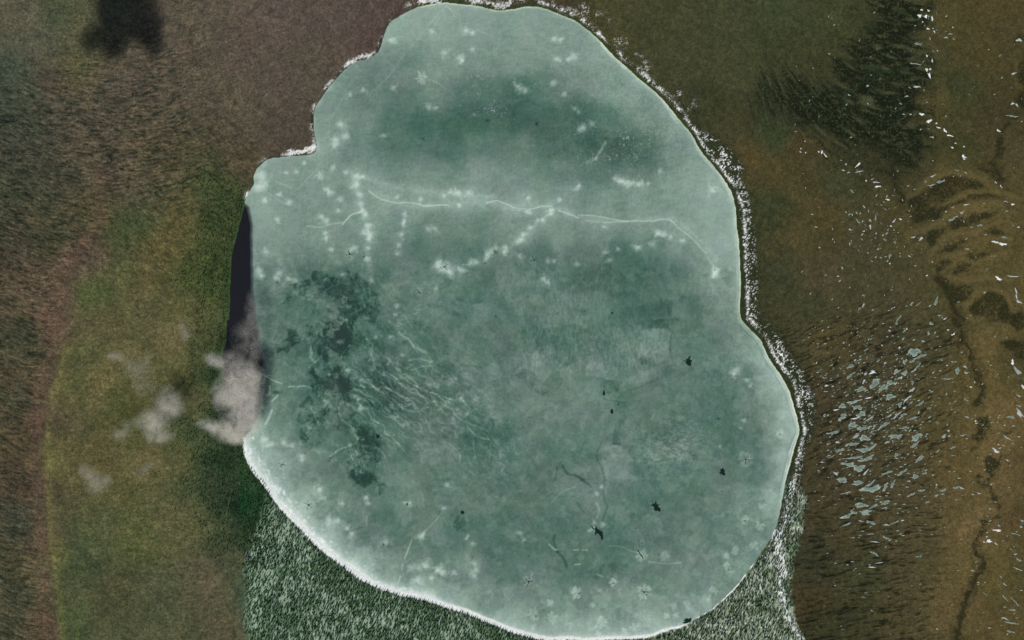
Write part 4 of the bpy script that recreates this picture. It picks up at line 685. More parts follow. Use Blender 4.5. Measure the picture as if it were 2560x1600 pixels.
HOLES = [
 (1280,800,[(1690,340),(1678,370),(1700,385),(1690,400),(1692,415),(1685,433),(1665,428),(1650,415),(1640,405),(1648,395),(1615,385),(1650,382),(1640,365),(1662,368),(1670,350)],"black spiky star shaped melt hole nearest the lake's east shore bend"),
 (1280,800,[(1970,1410),(1985,1405),(1992,1395),(1998,1410),(2010,1420),(2008,1440),(2015,1465),(1995,1465),(1980,1455),(1970,1470),(1972,1450),(1955,1445),(1970,1435)],"small black jagged melt hole west of the round white frost rosette"),
 (1280,1200,[(1325,195),(1345,225),(1360,195),(1368,230),(1395,232),(1378,245),(1392,262),(1403,275),(1398,300),(1375,290),(1345,288),(1342,260),(1330,245),(1308,238),(1335,225)],"black leaf shaped melt hole with spikes pointing up, between two larger ones"),
 (1280,1200,[(745,432),(770,455),(785,462),(795,430),(802,455),(830,475),(850,490),(860,510),(860,555),(845,560),(832,530),(815,508),(800,505),(790,525),(785,500),(788,475),(762,462)],"largest melt hole, long black slanting blot with antlers at the upper end"),
 (1280,800,[(868,665),(878,690),(875,712),(862,710),(858,695)],"tiny upright black drop shaped hole at the edge of the feathered floe"),
 (1280,800,[(935,845),(952,850),(955,880),(940,885),(932,870)],"tiny black barrel shaped hole left of the long grey ice bar"),
 (1280,800,[(1003,792),(1013,793),(1010,803),(1002,803)],"pin-sized black hole above the long grey ice bar"),
 (640,800,[(1135,1078),(1150,1085),(1168,1090),(1160,1115),(1140,1118)],"small black diamond shaped hole at the end of the ridged dark ice"),
 (640,1200,[(1935,300),(1950,288),(1970,305),(1955,322),(1938,318)],"small round black hole above the dark oval ice patch"),
 (1280,1200,[(1615,1345),(1640,1340),(1625,1325),(1650,1310),(1675,1312),(1695,1305),(1690,1335),(1680,1360),(1690,1400),(1660,1400),(1645,1380),(1650,1358),(1625,1352)],"dark mushroom shaped notch of open water against the bottom shore"),
 (640,1200,[(1420,222),(1432,222),(1432,232),(1422,233)],"pin-sized black hole in a pale smear near the south-west"),
 (1280,400,[(938,1442),(955,1440),(955,1452),(942,1452)],"pin-sized black hole left of the darkest teal ice"),
]
for (ox, oy, P, lb) in HOLES: melt_hole(ZC(ox, oy, P), lb)
def star(cx, cy, r, arms, label, wd=1.05, branch=True):
    rn = random.Random(int(cx * 13 + cy)); V = []; F = []
    def ribbon(pts, w0, w1, z=.10):
        b = len(V); n = len(pts)
        for k, p in enumerate(pts):
            a = pts[max(0, k - 1)]; c = pts[min(n - 1, k + 1)]; tx, ty = c[0] - a[0], c[1] - a[1]; L = math.hypot(tx, ty) + 1e-6; w_ = (w0 + (w1 - w0) * k / (n - 1)) / 2
            V.append((p[0] - ty / L * w_, p[1] + tx / L * w_, z)); V.append((p[0] + ty / L * w_, p[1] - tx / L * w_, z))
        for k in range(n - 1): F.extend([(b + 2 * k, b + 2 * k + 1, b + 2 * k + 3), (b + 2 * k, b + 2 * k + 3, b + 2 * k + 2)])
    a0 = rn.uniform(0, 6.28)
    for k in range(arms):
        a = a0 + 2 * math.pi * k / arms + rn.uniform(-.35, .35); L = r * rn.uniform(.6, 1.1); p = (0, 0); pts = [p]
        for q in range(4):
            a += rn.uniform(-.35, .35); p = (p[0] + L / 4 * math.cos(a), p[1] + L / 4 * math.sin(a)); pts.append(p)
        ribbon(pts, wd * (1.1 if k % 2 else .8), .3, .10 + .004 * k)
        if branch and r > 7:
            b_ = pts[2]; a2 = a + rn.choice((-1, 1)) * .8; ribbon([b_, (b_[0] + L * .25 * math.cos(a2), b_[1] + L * .25 * math.sin(a2)), (b_[0] + L * .42 * math.cos(a2 + .2), b_[1] + L * .42 * math.sin(a2 + .2))], wd * .6, .2, .16 + .004 * k)
    b = len(V); V.append((0, 0, .2)); R0 = max(.9, r * .13)
    for k in range(7): a = k * .8976; V.append((R0 * rn.uniform(.7, 1.3) * math.cos(a), R0 * rn.uniform(.7, 1.3) * math.sin(a), .19))
    for k in range(7): F.append((b, b + 1 + k, b + 1 + (k + 1) % 7))
    o = tris_mesh("star_crack", V, F, M_CRACK); o.location = W(cx, cy, ICE_Z); thing(o, label, "ice crack", "star cracks in the lake ice")
STARS = [(1219,302,10,7,"black star crack left of centre in the dark upper ice"),(1341,309.5,11,9,"many armed star crack right of centre in the dark upper ice"),(1057,347,9,4,"short star crack with a pale smudge in the upper left ice"),(1386,387,6,4,"stubby triangular star crack below the upper dark ice"),(1335,650,15,8,"wide spider shaped crack above the map-like dark middle ice"),
 (1436,655,9,5,"small star crack in a round pale puff, right of the wide spider crack"),(1518,639,6,3,"short hooked crack above the darkest teal ice"),(1787,675,6,4,"faint star crack in a pale puff close to the east shore"),(1393,784,9,4,"dark three legged crack straight above the lake's middle"),(1461,778,5,4,"faint tiny crack right of the dark three legged crack"),(1788,474,6,3,"faint forked crack in pale ice by the north-east shore"),
 (874,635,17,6,"tall branching crack, biggest in the pale puffs of the west ice"),(910,642,5,5,"tiny star crack just right of the tall branching crack"),(693,705.6,7,5,"small star crack nearest the straight western ice edge"),(871.5,680,8,6,"loose star crack at the top of the speckled dark ice"),(871.5,741,7,4,"thin star crack inside the speckled dark ice"),(1047,731,11,6,"bold black star crack with a long tail in the middle west ice"),
 (1111,667,13,6,"spidery crack in the big pinkish frost bloom"),(1238,630,10,7,"star crack under the bent white frost streak"),(1213,658,5,4,"dot-like crack below the bent white frost streak"),(1239,790,6,5,"small black star crack at the very middle of the lake"),(1796,1046,9,6,"star crack alone in grey ice inside the south-east bay"),(1863.5,1149,13,7,"thin star crack in the roundest frost rosette by the east bay"),
 (772,1263,18,5,"long armed faint crack in white frost by the south-west shore"),(959,1361,7,5,"short star crack beside a pale smear near the south-west shore"),(826.5,1145,7,6,"faint star crack at the tip of the dark south-west ice"),(706,1162,9,6,"faint many armed crack in frost close to the west shore"),(762,1133,3,4,"dot-like crack beside a white puff near the west shore"),(849,926,7,6,"small black star crack between white dabs in the dark west ice"),
 (1322,1454,15,11,"sunburst crack in the left one of the southern frost rosettes"),(1447,1484,5,5,"dot-like crack in the brightest southern frost rosette"),(1611,1480,17,11,"finest sunburst crack in the widest southern frost rosette"),(1533,1458,6,6,"dot-like crack in the small bright rosette between the two sunbursts"),(1863,1303,7,6,"dot-like crack in a small rosette below the south-east bay"),(1339.5,1541,4,5,"dot-like crack in the rosette nearest the south shore"),
 (1322,1390,3,4,"single black dot crack above the left sunburst rosette"),(1589,1320,4,4,"faint dark dot crack right of the largest melt hole"),(1584,1285,3,4,"tiny dot crack left of the leaf shaped melt hole"),(1312,1356,4,5,"tiny crack in a pale streak left of the crescent dark ice"),(1605,1359,5,4,"small crack in the pale tuft above the crooked black crack"),(1950,1086,5,5,"faint crack in the frost puff at the easternmost bay")]
for (x, y, r, n, lb) in STARS: star(x, y, r, n, lb)
P = ZC(1280, 1200, [(1183,660),(1195,672),(1203,690),(1215,708),(1230,722),(1238,745)]); V = []; F = []
for k, p in enumerate(P):
    wv = [1.0, 2.6, 2.2, 2.6, 2.6, 1.2][k] / 2; a = P[max(0, k - 1)]; c = P[min(5, k + 1)]; tx, ty = c[0] - a[0], -(c[1] - a[1]); L = math.hypot(tx, ty); x, y = p[0] - 1600, 1386 - p[1]
    V += [(x - ty / L * wv, y + tx / L * wv, .14), (x + ty / L * wv, y - tx / L * wv, .14)]
for k in range(5): F += [(2 * k, 2 * k + 1, 2 * k + 3), (2 * k, 2 * k + 3, 2 * k + 2)]
o = tris_mesh("open_crack", V, F, M_CRACK); o.location = W(1600, 1386, ICE_Z + .2); thing(o, "thick crooked black crack running into a pale rosette near the south shore", "ice crack")

# ------------------------------------------------------------------ frozen pools and snow patches of the eastern bog
# x, y, length, width, angle (picture degrees, negative = rising to the right), brightness 0 teal .. 1 white
PA = """1380,300,60,36,-30,.3;1440,345,60,12,-25,.5;1365,385,30,12,-35,.4;1290,395,20,22,0,.2;780,435,35,14,-35,.3;775,525,42,12,-35,.35;985,493,34,20,-5,.9;1210,487,28,18,-15,.5;1290,500,34,16,-45,.35;1380,475,30,10,-40,.6;1420,430,30,10,-50,.2;1255,545,18,12,-40,.7;1010,600,56,32,-35,.25;880,655,52,18,-20,.3;1085,640,62,18,-35,.25;1150,590,35,22,-20,.3;1205,600,18,12,-60,.6;1360,660,30,14,-40,.7;1150,725,52,22,-30,.3;950,735,55,6,-12,.85;800,775,55,13,-20,.35;700,810,34,22,-30,.25;640,850,32,10,-15,.8;850,825,36,22,0,.15;880,890,40,28,-20,.3;820,930,40,9,-8,.9;700,915,45,24,-30,.2;960,930,56,10,-38,.6;1145,905,35,8,-35,.6;1215,900,46,8,-40,.7;1270,900,38,14,-25,.3;800,990,44,24,-15,.35;900,1025,58,18,-10,.3;1090,995,50,16,-35,.4;615,1065,48,14,-12,.35;910,1115,56,24,-5,.3;830,1100,28,18,-10,.6;1200,1100,50,20,-20,.35;1400,1105,56,26,-25,.3;800,1170,62,13,-8,.4;925,1225,72,24,-12,.35;685,1230,26,14,-10,.4;1125,1155,22,13,-10,.6;810,1300,90,10,-5,.5;930,1315,60,20,-15,.25;760,1365,76,16,5,.35;860,1400,62,26,-5,.35;1430,1310,56,14,-40,.4;1265,1440,50,12,-30,.35;1130,1440,62,7,-15,.35;1390,1480,30,20,-40,.5;700,1500,36,16,0,.5;1310,745,45,10,-40,.7;1245,800,30,14,-80,.4;1440,790,40,10,-30,.5;1285,830,22,10,-30,.8;1700,555,36,8,-5,.5;1790,480,30,20,-60,.3;1660,1100,26,14,-30,.6;1210,1275,24,14,-40,.2;1380,1180,40,14,-30,.3;1840,1090,25,8,-10,.6;1280,1018,32,9,-10,.25;1375,925,50,9,-15,.3;2255,1110,50,7,35,.6;2150,1235,58,14,35,.8;2375,880,54,18,55,.7;2295,915,30,14,10,.5;2355,480,60,16,45,.6;2310,400,34,16,80,.95;2410,630,24,22,20,.8;1750,135,24,10,-30,.9;1540,35,18,15,0,.5;1215,25,24,8,-70,.4;990,1050,30,8,-20,.4;1005,1000,22,10,-40,.5;1350,780,20,9,-20,.6;1100,905,0,0,0,0;1240,1110,28,9,-40,.5;1440,1300,0,0,0,0;640,1450,28,10,25,.7;920,1440,38,9,-45,.7;1480,1445,20,10,-10,.5;510,1345,24,5,5,.8;550,620,20,8,-20,.7;610,625,16,7,-30,.8;905,580,26,10,-50,.7;920,505,16,9,-20,.7;1365,595,16,10,-80,.3;1520,410,0,0,0,0;1620,375,22,5,-20,.5;1530,830,14,6,-30,.4;1880,915,18,9,20,.6;2365,715,26,5,25,.7;2370,810,24,6,20,.6;1880,760,18,6,5,.5;1950,585,10,6,45,.8;1915,632,14,8,10,.95;1690,430,10,8,0,.8;1740,395,12,7,-30,.6;1870,500,20,9,10,.8;1860,440,18,10,10,.7;1145,98,12,8,0,.8;1465,200,14,11,0,.6;1515,130,18,8,-70,.6;1310,82,10,8,0,.7;1700,95,12,8,-20,.9;1105,405,12,9,-10,.8;820,380,10,9,0,.7;1240,260,16,7,-40,.7;1075,240,10,8,0,.8;470,225,14,4,-10,.6;400,130,12,4,-10,.5;530,545,20,8,10,.3;545,675,24,4,-5,.6;1600,905,0,0,0,0;1705,1045,12,9,0,.7;1710,1095,16,6,-30,.7;1600,1240,24,7,-30,.6;1745,1205,22,10,-20,.25;1745,1280,16,5,-10,.6;2175,1175,10,8,0,.8;2225,1185,10,7,0,.6;1960,955,12,9,0,.9;2235,995,12,8,10,.6;2320,1000,14,7,10,.6;2260,1325,20,6,45,.8;655,1155,26,7,5,.7;570,1170,20,5,-5,.7;600,1290,28,6,-15,.2;1500,1075,14,6,-20,.5"""
PB = """975,85,86,32,-10,.3;845,28,52,20,-8,.4;965,35,50,12,-30,.5;1175,40,42,12,-60,.25;1105,65,40,18,-60,.2;740,120,52,6,-12,.6;1350,140,40,10,-30,.4;1450,97,28,12,0,.3;1775,70,32,9,-5,.4;1830,75,34,8,22,.6;1655,95,35,10,-25,.5;1590,145,20,8,-40,.6;880,238,66,20,-5,.4;1110,210,40,18,-10,.1;1000,245,40,12,-20,.2;920,305,58,26,0,.55;760,335,50,18,-25,.35;700,355,25,9,-10,.7;815,305,28,12,10,.3;745,418,56,6,-22,.6;975,402,42,12,15,.4;1120,422,36,8,0,.6;1200,400,36,8,-25,.4;1100,262,26,6,-15,.6;970,510,38,5,0,.6;1010,583,40,6,10,.7;800,545,20,6,0,.4;1110,545,28,10,30,.3;1005,693,34,12,30,.4;1050,780,42,4,-10,.7;980,822,52,5,3,.9;820,840,20,5,-30,.5;795,770,16,5,0,.6;1420,722,26,6,-5,.5;750,800,12,6,-10,.6;2165,475,54,12,12,.95;2085,575,34,18,-10,1;2370,755,22,11,20,.5;2235,985,24,7,30,.6;2235,1110,36,6,50,.5;2335,1150,50,6,50,.5;2310,1225,35,8,-5,.5;2235,1305,32,10,20,.6;2300,1350,56,8,12,.4;2290,1430,36,8,8,.5;2360,840,44,6,20,.6;875,385,20,6,0,.7;940,400,16,7,0,.5;890,482,18,5,0,.4;870,522,18,5,-10,.5;1285,228,16,6,-5,.6;1240,268,14,6,0,.5;1030,183,18,6,0,.4;1275,523,18,5,0,.6;1270,380,16,8,-10,.8;925,1062,14,5,0,.4;900,1105,16,5,0,.4;1990,125,16,7,20,.7;2180,430,18,7,30,.6;2340,510,40,6,15,.5;2040,585,12,8,0,.8;2150,600,20,7,35,.7;2390,440,16,8,20,.6;2275,70,10,6,0,.6;2050,1075,20,5,40,.4;2400,385,20,8,10,.6;2200,915,18,5,50,.5;1505,208,22,8,-10,.1;1590,45,14,10,-50,.6;1330,10,20,6,0,.8;700,10,38,20,0,.5;1040,0,0,0,0,0;520,155,16,5,5,.2"""
PC = """2150,775,46,14,10,.85;2215,795,46,16,12,1;2175,1120,36,18,30,1;2310,1100,50,8,5,.7;2340,1235,40,7,70,.8;2345,1290,30,8,80,.8;2370,1340,36,9,20,.7;1630,205,40,12,-20,.5;1545,238,36,6,-10,.6;1555,152,32,6,-20,.7;1870,422,42,6,-5,.8;1830,500,16,14,0,.6;1745,555,50,11,-25,.35;2000,615,26,10,-20,.4;1445,745,28,10,-40,.7;1035,250,34,11,-5,1;1130,375,30,8,20,.9;850,45,44,10,-50,.9;790,293,22,6,45,.5;965,570,16,10,40,.6;1015,545,28,7,-80,.5;965,630,20,10,90,.7;1160,625,16,9,10,.8;2200,250,20,9,50,.8;2310,420,22,9,10,1;1190,575,40,6,-50,.8;1250,560,16,9,30,.9;925,195,10,9,0,.9;1020,210,34,7,5,.8;735,40,10,9,0,.8;710,98,16,6,10,.7;760,118,18,6,-10,.6;860,110,34,6,-15,.7;905,672,12,9,0,.8;1020,693,8,7,0,.7;1120,695,12,9,-50,.6;1085,710,12,7,-10,.6;775,658,14,8,30,.7;610,748,8,7,0,.6;485,826,8,7,0,.7;1150,905,18,12,-50,.3;1150,978,10,8,80,.7;660,1097,10,8,0,.7;1500,1092,14,8,0,.8;1585,1340,12,40,20,.25;900,1370,18,9,-60,.7;865,1405,16,8,-50,.5;900,1275,12,7,0,.5;1350,1370,12,7,0,.6;1420,1360,26,6,-35,.5;1240,1490,26,8,-50,.4;1670,1500,22,8,-30,.8;1620,1470,16,7,0,.6;990,1415,12,7,0,.5;845,575,22,6,55,.5;835,500,12,7,60,.6;1370,730,26,6,-5,.7;1350,655,0,0,0,0;2230,730,30,7,10,.5;2055,705,14,6,0,.6;1920,635,12,7,-30,.5;1880,840,24,6,0,.6;2240,390,12,6,0,.7;2255,483,16,5,0,.4;2365,636,12,9,0,.7;1680,488,10,7,0,.7;1745,448,18,6,-20,.5;2120,907,22,4,0,.4;2150,212,12,7,50,.7;1865,120,14,7,30,.6;1785,98,16,6,10,.5;1485,205,10,8,0,.5"""
PD = """1450,95,20,8,10,.9;1515,102,20,8,20,.9;1430,150,30,15,10,.95;1490,155,20,18,0,1;1550,175,12,28,0,.9;1460,208,9,8,0,.9;1510,272,26,8,20,.9;1570,300,20,6,50,.9;1415,415,32,10,20,.5;1500,530,12,12,0,.9;1550,575,10,20,0,.8;1498,660,14,22,0,.9;1530,655,16,10,0,.9;1525,715,16,28,-15,1;1400,605,42,6,8,.6;1355,600,16,6,5,.6;1405,820,38,9,5,.7;1310,910,20,8,0,.6;940,812,12,12,0,.6;1450,1080,36,12,20,1;1520,1145,30,20,-20,1;1590,1165,12,9,0,.9;1610,1208,26,8,20,.9;1670,1235,28,13,55,1;1715,1280,34,10,10,1;1550,1295,18,10,10,.6;1770,1353,12,8,0,.8;1740,1395,16,9,40,.9;1850,1385,12,9,0,.8;1845,1480,24,16,50,1;2175,1235,24,12,40,.9;2310,980,26,9,0,.8;2350,995,22,7,55,.7;2310,1097,52,8,5,.5;2370,380,32,13,10,.7;2320,695,28,8,-15,.7;1345,1080,16,6,5,.8;1280,1080,14,6,0,.6;478,1435,12,9,0,.9;508,1440,12,22,0,.9;540,1470,30,7,45,.9;355,1443,10,8,0,.8;305,1435,10,8,0,.7;310,1405,8,8,0,.7;1680,355,18,9,10,.6;1720,322,22,5,0,.6;1745,260,8,8,0,.7;2083,467,7,6,0,.6;1600,480,8,7,0,.8;578,510,10,8,0,.6;1005,118,10,9,0,.5;348,1335,8,7,0,.7;1680,1100,10,7,0,.5;1502,967,7,6,0,.8;1850,1505,14,8,20,.9;1630,168,0,0,0,0"""
pools = []
for (ox, oy, txt) in ((1920,800,PA),(1920,1200,PB),(1920,400,PC),(1920,0,PD)):
    for r in txt.split(";"):
        v = [float(q) for q in r.split(",")]
        if v[2] > 0: pools.append((ox + v[0] * .26457, oy + v[1] * .26457, v[2] * .26457 * (1.95 if v[5] < .78 else 1.5), v[3] * .26457 * (1.8 if v[5] < .78 else 1.5), v[4], v[5]))
def pool(x, y, L, Wd, ang, br):
    rn = random.Random(int(x * 31 + y * 17)); n = 22; teal = br < .55; c, s = math.cos(math.radians(-ang)), math.sin(math.radians(-ang))
    V = []; T_ = []; F = []
    ph = [rn.uniform(0, 6.28) for _ in range(4)]; bend = rn.uniform(-.25, .25) * Wd
    deep = lin((96, 120, 106)) * rn.uniform(.75, 1.2); mid = lin((122, 142, 128)) * rn.uniform(.8, 1.1); wht = lin((188, 198, 188)); hot = lin((250, 252, 248))
    core_ = deep * (1 - br) + mid * br if teal else mid * (1 - (br - .5) * 2) + hot * (br - .5) * 2
    rim_ = wht * .8 + core_ * .2 if br < .8 else hot
    radii = [0, .38, .72, .9, 1.0]
    for ri, q in enumerate(radii):
        for k in range(1 if ri == 0 else n):
            a = 2 * math.pi * k / n; m = 1 + .22 * math.sin(2 * a + ph[0]) + .22 * math.sin(3 * a + ph[1]) + .18 * math.sin(5 * a + ph[2]) + .13 * math.sin(8 * a + ph[3])
            u = q * m * L / 2 * math.cos(a); v_ = q * m * Wd / 2 * math.sin(a) + bend * (u / (L / 2)) ** 2
            V.append((u * c - v_ * s, u * s + v_ * c, [.16, .15, .14, .10, -.05][ri]))
            f = [0, .1, .35, 1, .7][ri] * (.55 + .6 * rn.random()); f = min(1, f); T_.append(core_ * (1 - f) + rim_ * f if teal else core_ * [1, 1, .95, .8, .55][ri])
    for k in range(n): F.append((0, 1 + k, 1 + (k + 1) % n))
    for ri in range(1, 4):
        a = 1 + (ri - 1) * n; b = a + n
        for k in range(n): F += [(a + k, b + k, b + (k + 1) % n), (a + k, b + (k + 1) % n, a + (k + 1) % n)]
    V = np.array(V); wx_, wy_ = x + V[:, 0], y - V[:, 1]; gz = ground_z(wx_, wy_); zc = float(np.max(gz)) if teal else 0
    V[:, 2] += (np.minimum(gz + .55, 9) if True else zc)
    o = tris_mesh("frozen_pool" if teal else "snow_patch", V - np.array([0, 0, float(gz[0])]), F, M_POOLC, np.array(T_)); o.location = W(x, y, float(gz[0]))
    return o, teal
pools.sort(key=lambda p: -p[2] * p[3])
ORD = ["largest", "second largest", "third largest", "fourth largest", "fifth largest", "sixth largest", "seventh largest", "eighth largest"]
def tilt(a, L, Wd):
    if L / max(Wd, .1) < 1.7: return "rounded"
    a = a % 180
    if a > 90: a -= 180
    if abs(a) < 13: return "level"
    if abs(a) > 65: return "upright"
    return "rising-right" if a < 0 else "falling-right"
def zone(x, y):
    if x > 2390: return "right of the dark stream", ("near the top" if y < 400 else "in the upper half" if y < 800 else "in the lower half" if y < 1200 else "at the lower right")
    if y < 240: return "in the brown bog beside the black fen", "near the top"
    if y < 420: return "in the scatter below the black fen", "in the upper right"
    if y < 660: return "on brown bog west of the tan ridges", "in the upper right"
    if y < 860: return "on bog above the main pool field", ""
    if y < 1000: return "in the top third of the pool field", ""
    if y < 1160: return "in the middle of the pool field", ""
    if y < 1300: return "in the bottom third of the pool field", ""
    return "on brown bog below the pool field", ""
seen = {}
recs = []
for i, p in enumerate(pools):
    o, teal = pool(*p); L = p[2]; sz = "large" if L > 24 else "middling" if L > 15 else "small"; kind = "pale teal frozen pool" if teal else ("bright white snow patch" if p[5] > .78 else "greyish snow-covered pool")
    zn, _ = zone(p[0], p[1]); shp = "slender " if L / p[3] > 4 else ""
    base = f"{sz} {shp}{tilt(p[4], L, p[3])} {kind}"
    recs.append((o, base, zn, p)); seen.setdefault((base, zn), []).append(len(recs) - 1)
for (base, zn), ids in seen.items():
    ids.sort(key=lambda q: recs[q][3][0]); n = len(ids)
    names = ["leftmost", "second from left", "third from left", "fourth from left", "fifth from left", "sixth from left", "seventh from left", "eighth from left", "ninth from left"]
    for r, q in enumerate(ids):
        o = recs[q][0]; big = recs[q][3][2] > 9
        if n == 1: lb = f"{base} {zn}"
        elif n == 2: lb = f"{['left', 'right'][r]} of two: {base} {zn}"
        elif big and r < 9: lb = f"{'rightmost' if r == n - 1 else names[r]} {base} {zn}"
        else: lb = f"{base} {zn}"
        wds = lb.split(); lb = " ".join(wds[:16])
        thing(o, lb, "frozen pool" if "pool" in base else "snow patch", "frozen pools and snow patches on the eastern bog")
# uncountable snow crumbs between the pools
px, py = jitter(1990, 2560, 20, 1590, 6.0); dn = .014 + .50 * np.exp(-((px - 2190) / 140) ** 2 - ((py - 1040) / 190) ** 2) + .22 * np.exp(-((px - 2210) / 70) ** 2 - ((py - 570) / 90) ** 2) + .05 * (px > 2440) * (py > 900) + .25 * np.exp(-((px - 2320) / 30) ** 2 - ((py - 60) / 60) ** 2)
k_ = (RNG.uniform(0, 1, len(px)) < dn * .8) & (sample(SDN, px, py) > 50); px, py = px[k_], py[k_]
n_ = len(px); cl = lin((132, 148, 134))[None] * RNG.uniform(.45, 1.9, (n_, 1))
CT = []
for s in range(4):
    r = random.Random(s + 900); V = [(0, 0, .42)] + [((2.3 + r.uniform(-.9, .9)) * math.cos(k * .785), (.85 + r.uniform(-.35, .35)) * math.sin(k * .785), -.3) for k in range(8)]
    CT.append((np.array(V) + np.array([0, 0, .35]), np.array([(0, 1 + k, 1 + (k + 1) % 8) for k in range(8)])))
scatter("snow_crumbs", CT, px, py, RNG.uniform(.5, 1.7, n_) ** 1.0, np.clip(cl, 0, .8), M_POOLC, rot=np.radians(np.where(py > 700, np.interp(py, [700, 1100, 1300, 1600], [35, 28, 8, 2]), RNG.uniform(-90, 90, n_)) + RNG.normal(0, 14, n_)))

# ------------------------------------------------------------------ clouds: real volumes in the air
def cloud(cx, cy, z, blobs, dens, label, thick=27, nscale=.028, group=None, anis=0.0, nrot=0.0, edge=.7, name="cloud"):
    """blobs: (px, py, rx, ry, weight) in survey metres; a lumpy closed hull filled with an uneven cloud"""
    n = len(blobs)
    x0 = min(b[0] - b[2] * 2.0 for b in blobs) - cx; x1 = max(b[0] + b[2] * 2.0 for b in blobs) - cx
    y0 = -(max(b[1] + b[3] * 2.0 for b in blobs) - cy); y1 = -(min(b[1] - b[3] * 2.0 for b in blobs) - cy)
    mx, my, hx, hy = (x0 + x1) / 2, (y0 + y1) / 2, (x1 - x0) / 2 * 1.12, (y1 - y0) / 2 * 1.12; V = []; F = []; U, R_ = 28, 12
    for j in range(R_ + 1):
        ph_ = math.pi * j / R_ - math.pi / 2
        for k in range(U):
            a = 2 * math.pi * k / U; sx = lambda v: math.copysign(abs(v) ** .55, v)
            V.append((mx + hx * sx(math.cos(a)) * max(.02, math.cos(ph_)) ** .5, my + hy * sx(math.sin(a)) * max(.02, math.cos(ph_)) ** .5, thick * sx(math.sin(ph_))))
    for j in range(R_):
        for k in range(U):
            a = j * U + k; b = j * U + (k + 1) % U; F += [(a, b, b + U), (a, b + U, a + U)]
    b0 = len(V); V += [(mx, my, -thick), (mx, my, thick)]
    for k in range(U): F += [(b0, (k + 1) % U, k), (b0 + 1, R_ * U + k, R_ * U + (k + 1) % U)]
    m = bpy.data.materials.new(name + "_vapour"); m.use_nodes = True; t = m.node_tree; t.nodes.clear()
    out = t.nodes.new("ShaderNodeOutputMaterial"); pv = t.nodes.new("ShaderNodeVolumePrincipled"); pv.inputs["Color"].default_value = (.95, .91, .83, 1); pv.inputs["Anisotropy"].default_value = anis
    t.links.new(pv.outputs[0], out.inputs["Volume"])
    tc = t.nodes.new("ShaderNodeTexCoord")
    nz_ = t.nodes.new("ShaderNodeTexNoise"); nz_.inputs["Scale"].default_value = nscale * .7; nz_.inputs["Detail"].default_value = 2
    t.links.new(tc.outputs["Object"], nz_.inputs["Vector"])
    w1 = t.nodes.new("ShaderNodeVectorMath"); w1.operation = 'SUBTRACT'; w1.inputs[1].default_value = (.5, .5, .5); t.links.new(nz_.outputs["Color"], w1.inputs[0])
    w2 = t.nodes.new("ShaderNodeVectorMath"); w2.operation = 'SCALE'; w2.inputs["Scale"].default_value = .9 / nscale * edge; t.links.new(w1.outputs[0], w2.inputs[0])
    w3 = t.nodes.new("ShaderNodeVectorMath"); w3.operation = 'ADD'; t.links.new(tc.outputs["Object"], w3.inputs[0]); t.links.new(w2.outputs[0], w3.inputs[1])
    acc = None
    def M(op, a, b):
        q = t.nodes.new("ShaderNodeMath"); q.operation = op
        for i_, v_ in enumerate((a, b)):
            if v_ is None: continue
            if isinstance(v_, (int, float)): q.inputs[i_].default_value = v_
            else: t.links.new(v_, q.inputs[i_])
        return q.outputs[0]
    for (bx_, by_, rx, ry, wt) in blobs:
        s1 = t.nodes.new("ShaderNodeVectorMath"); s1.operation = 'SUBTRACT'; s1.inputs[1].default_value = (bx_ - cx, cy - by_, 0); t.links.new(w3.outputs[0], s1.inputs[0])
        s2 = t.nodes.new("ShaderNodeVectorMath"); s2.operation = 'DIVIDE'; s2.inputs[1].default_value = (rx, ry, thick * .6); t.links.new(s1.outputs[0], s2.inputs[0])
        s3 = t.nodes.new("ShaderNodeVectorMath"); s3.operation = 'DOT_PRODUCT'; t.links.new(s2.outputs[0], s3.inputs[0]); t.links.new(s2.outputs[0], s3.inputs[1])
        g = M('MULTIPLY', M('EXPONENT', M('MULTIPLY', s3.outputs["Value"], -1.0), None), wt)
        acc = g if acc is None else M('ADD', acc, g)
    n2 = t.nodes.new("ShaderNodeTexNoise"); n2.inputs["Scale"].default_value = nscale * 1.5; n2.inputs["Detail"].default_value = 6; n2.inputs["Roughness"].default_value = .68; n2.inputs["Distortion"].default_value = .9; t.links.new(tc.outputs["Object"], n2.inputs["Vector"])
    mr = t.nodes.new("ShaderNodeMapRange"); mr.inputs[1].default_value = .36; mr.inputs[2].default_value = .66; mr.inputs[3].default_value = .2 if z < 400 else .5; mr.inputs[4].default_value = 1.6 if z < 400 else 1.2; t.links.new(n2.outputs[0], mr.inputs[0])
    dn_ = M('MULTIPLY', M('MAXIMUM', M('SUBTRACT', M('MULTIPLY', acc, mr.outputs[0]), .05), 0.0), dens)
    t.links.new(dn_, pv.inputs["Density"])
    o = tris_mesh(name, V, F, m); o.location = W(cx, cy, z); thing(o, label, "cloud", group)
    return o
G_ = "small clouds drifting over the lake's west side"
def par(x, y, z): k = (CAM_H - z) / CAM_H; return 1280 + (x - 1280) * k, 800 + (y - 800) * k
def low(cx, cy, z, bl, *a, **k):      # a cloud hangs above the ground point it is seen over
    q = (CAM_H - z) / CAM_H; c = par(cx, cy, z)
    return cloud(c[0], c[1], z, [(*par(b[0], b[1], z), b[2] * q * 1.25, b[3] * q * 1.25, b[4]) for b in bl], *a, **k)
low(598, 1010, 50, [(603,945,27,24,1.0),(592,975,28,30,.9),(618,1000,20,40,1.0),(628,960,16,34,.8),(632,1040,12,22,.7),(572,1000,24,26,.45),(604,1060,26,22,1.0),(570,1078,24,16,.8),(540,1066,24,10,.6),(514,1058,14,9,.4),(592,1096,20,10,.8),(530,895,18,10,.45),(541,908,14,8,.4),(560,900,26,18,.3),(545,985,12,22,.25)], .052, "thickest grey cloud hiding the south end of the open water strip", group=G_)
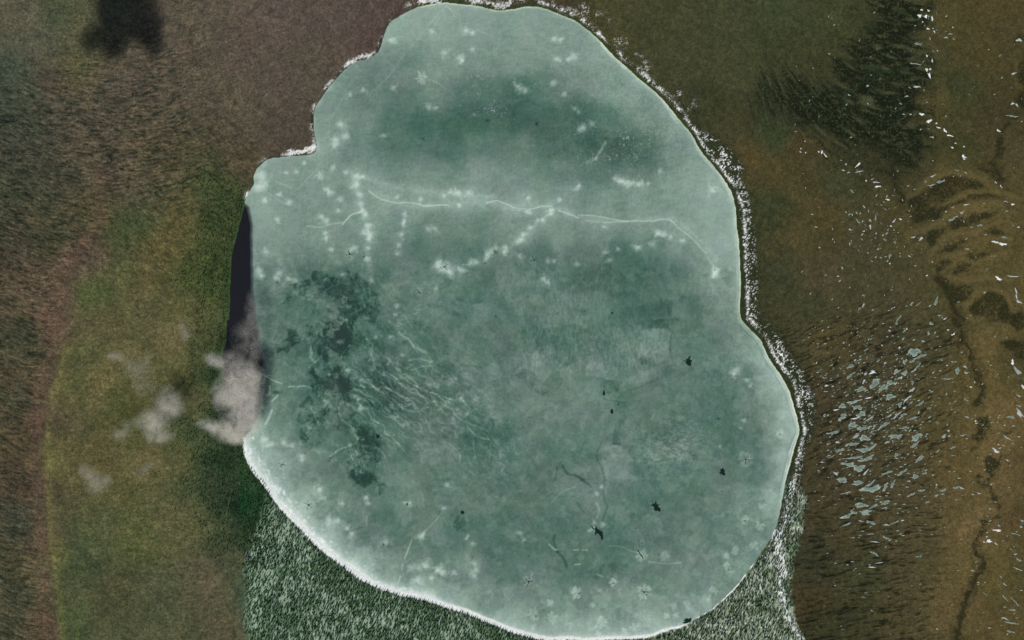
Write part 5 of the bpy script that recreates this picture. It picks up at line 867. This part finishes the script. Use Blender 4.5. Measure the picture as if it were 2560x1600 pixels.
low(400, 1040, 50, [(378,1050,18,16,1.0),(392,1070,22,22,.9),(415,1015,20,20,.9),(432,1020,20,16,.7),(402,1092,22,10,.6),(345,1055,18,12,.25),(415,980,14,16,.35),(435,1000,14,12,.5)], .028, "soft grey cloud over the western heath, second thickest", group=G_)
low(335, 905, 50, [(292,892,15,9,.9),(278,888,10,6,.6),(345,925,26,14,.6),(350,955,16,20,.5),(372,975,14,12,.4),(368,890,10,22,.4),(330,908,20,12,.4)], .010, "thin torn cloud wisp upper left of the grey clouds", group=G_)
low(305, 1080, 50, [(316,1068,8,16,.8),(303,1085,14,11,.9),(292,1088,9,8,.6),(335,1060,10,14,.3)], .010, "small wisp left of the soft grey heath cloud", group=G_)
low(240, 1195, 50, [(222,1182,14,14,.8),(238,1205,18,16,.9),(262,1205,14,16,.6),(240,1228,14,12,.5),(205,1175,6,10,.4)], .011, "lowest thin cloud over the yellow-green heath", group=G_)
low(362, 1178, 50, [(365,1170,14,12,.8),(350,1186,12,8,.5),(378,1160,8,10,.4)], .007, "faint smudge of cloud right of the lowest thin cloud", group=G_)
low(462, 832, 50, [(458,825,8,14,.8),(466,840,9,12,.9),(455,812,8,8,.5)], .007, "faint tiny cloud wisp highest over the heath", group=G_)
low(630, 838, 50, [(628,760,10,22,.5),(635,800,12,28,.7),(618,825,12,24,.5),(646,850,8,26,.6),(636,880,16,18,.6),(600,840,18,22,.3),(610,880,24,20,.4),(580,905,20,18,.35)], .015, "ragged veil of cloud over the narrow open water", group=G_)
# the cloud whose shadow lies on the north-west moor hangs to the south-west, outside the picture
ch = 700.0; Dh = ch / math.tan(SUN_EL); ox_, oy_ = SDX * Dh, SDY * Dh
def sh(x, y, r, ry, w): return (x + ox_, y - oy_, r, ry, w)
cloud(310 + ox_, 50 - oy_, ch, [sh(315,-45,62,40,1.2), sh(312,5,52,30,1.2), sh(288,50,34,30,1.1), sh(284,95,28,22,1.1), sh(292,124,20,12,.8), sh(362,50,38,30,1.1), sh(378,92,22,24,.8), sh(330,80,26,18,.45), sh(222,86,22,16,.7), sh(240,98,20,14,.7), sh(395,118,18,16,.5)], .11, "dense cloud outside the picture shading the north-west moor", thick=40, nscale=.02, edge=.25)
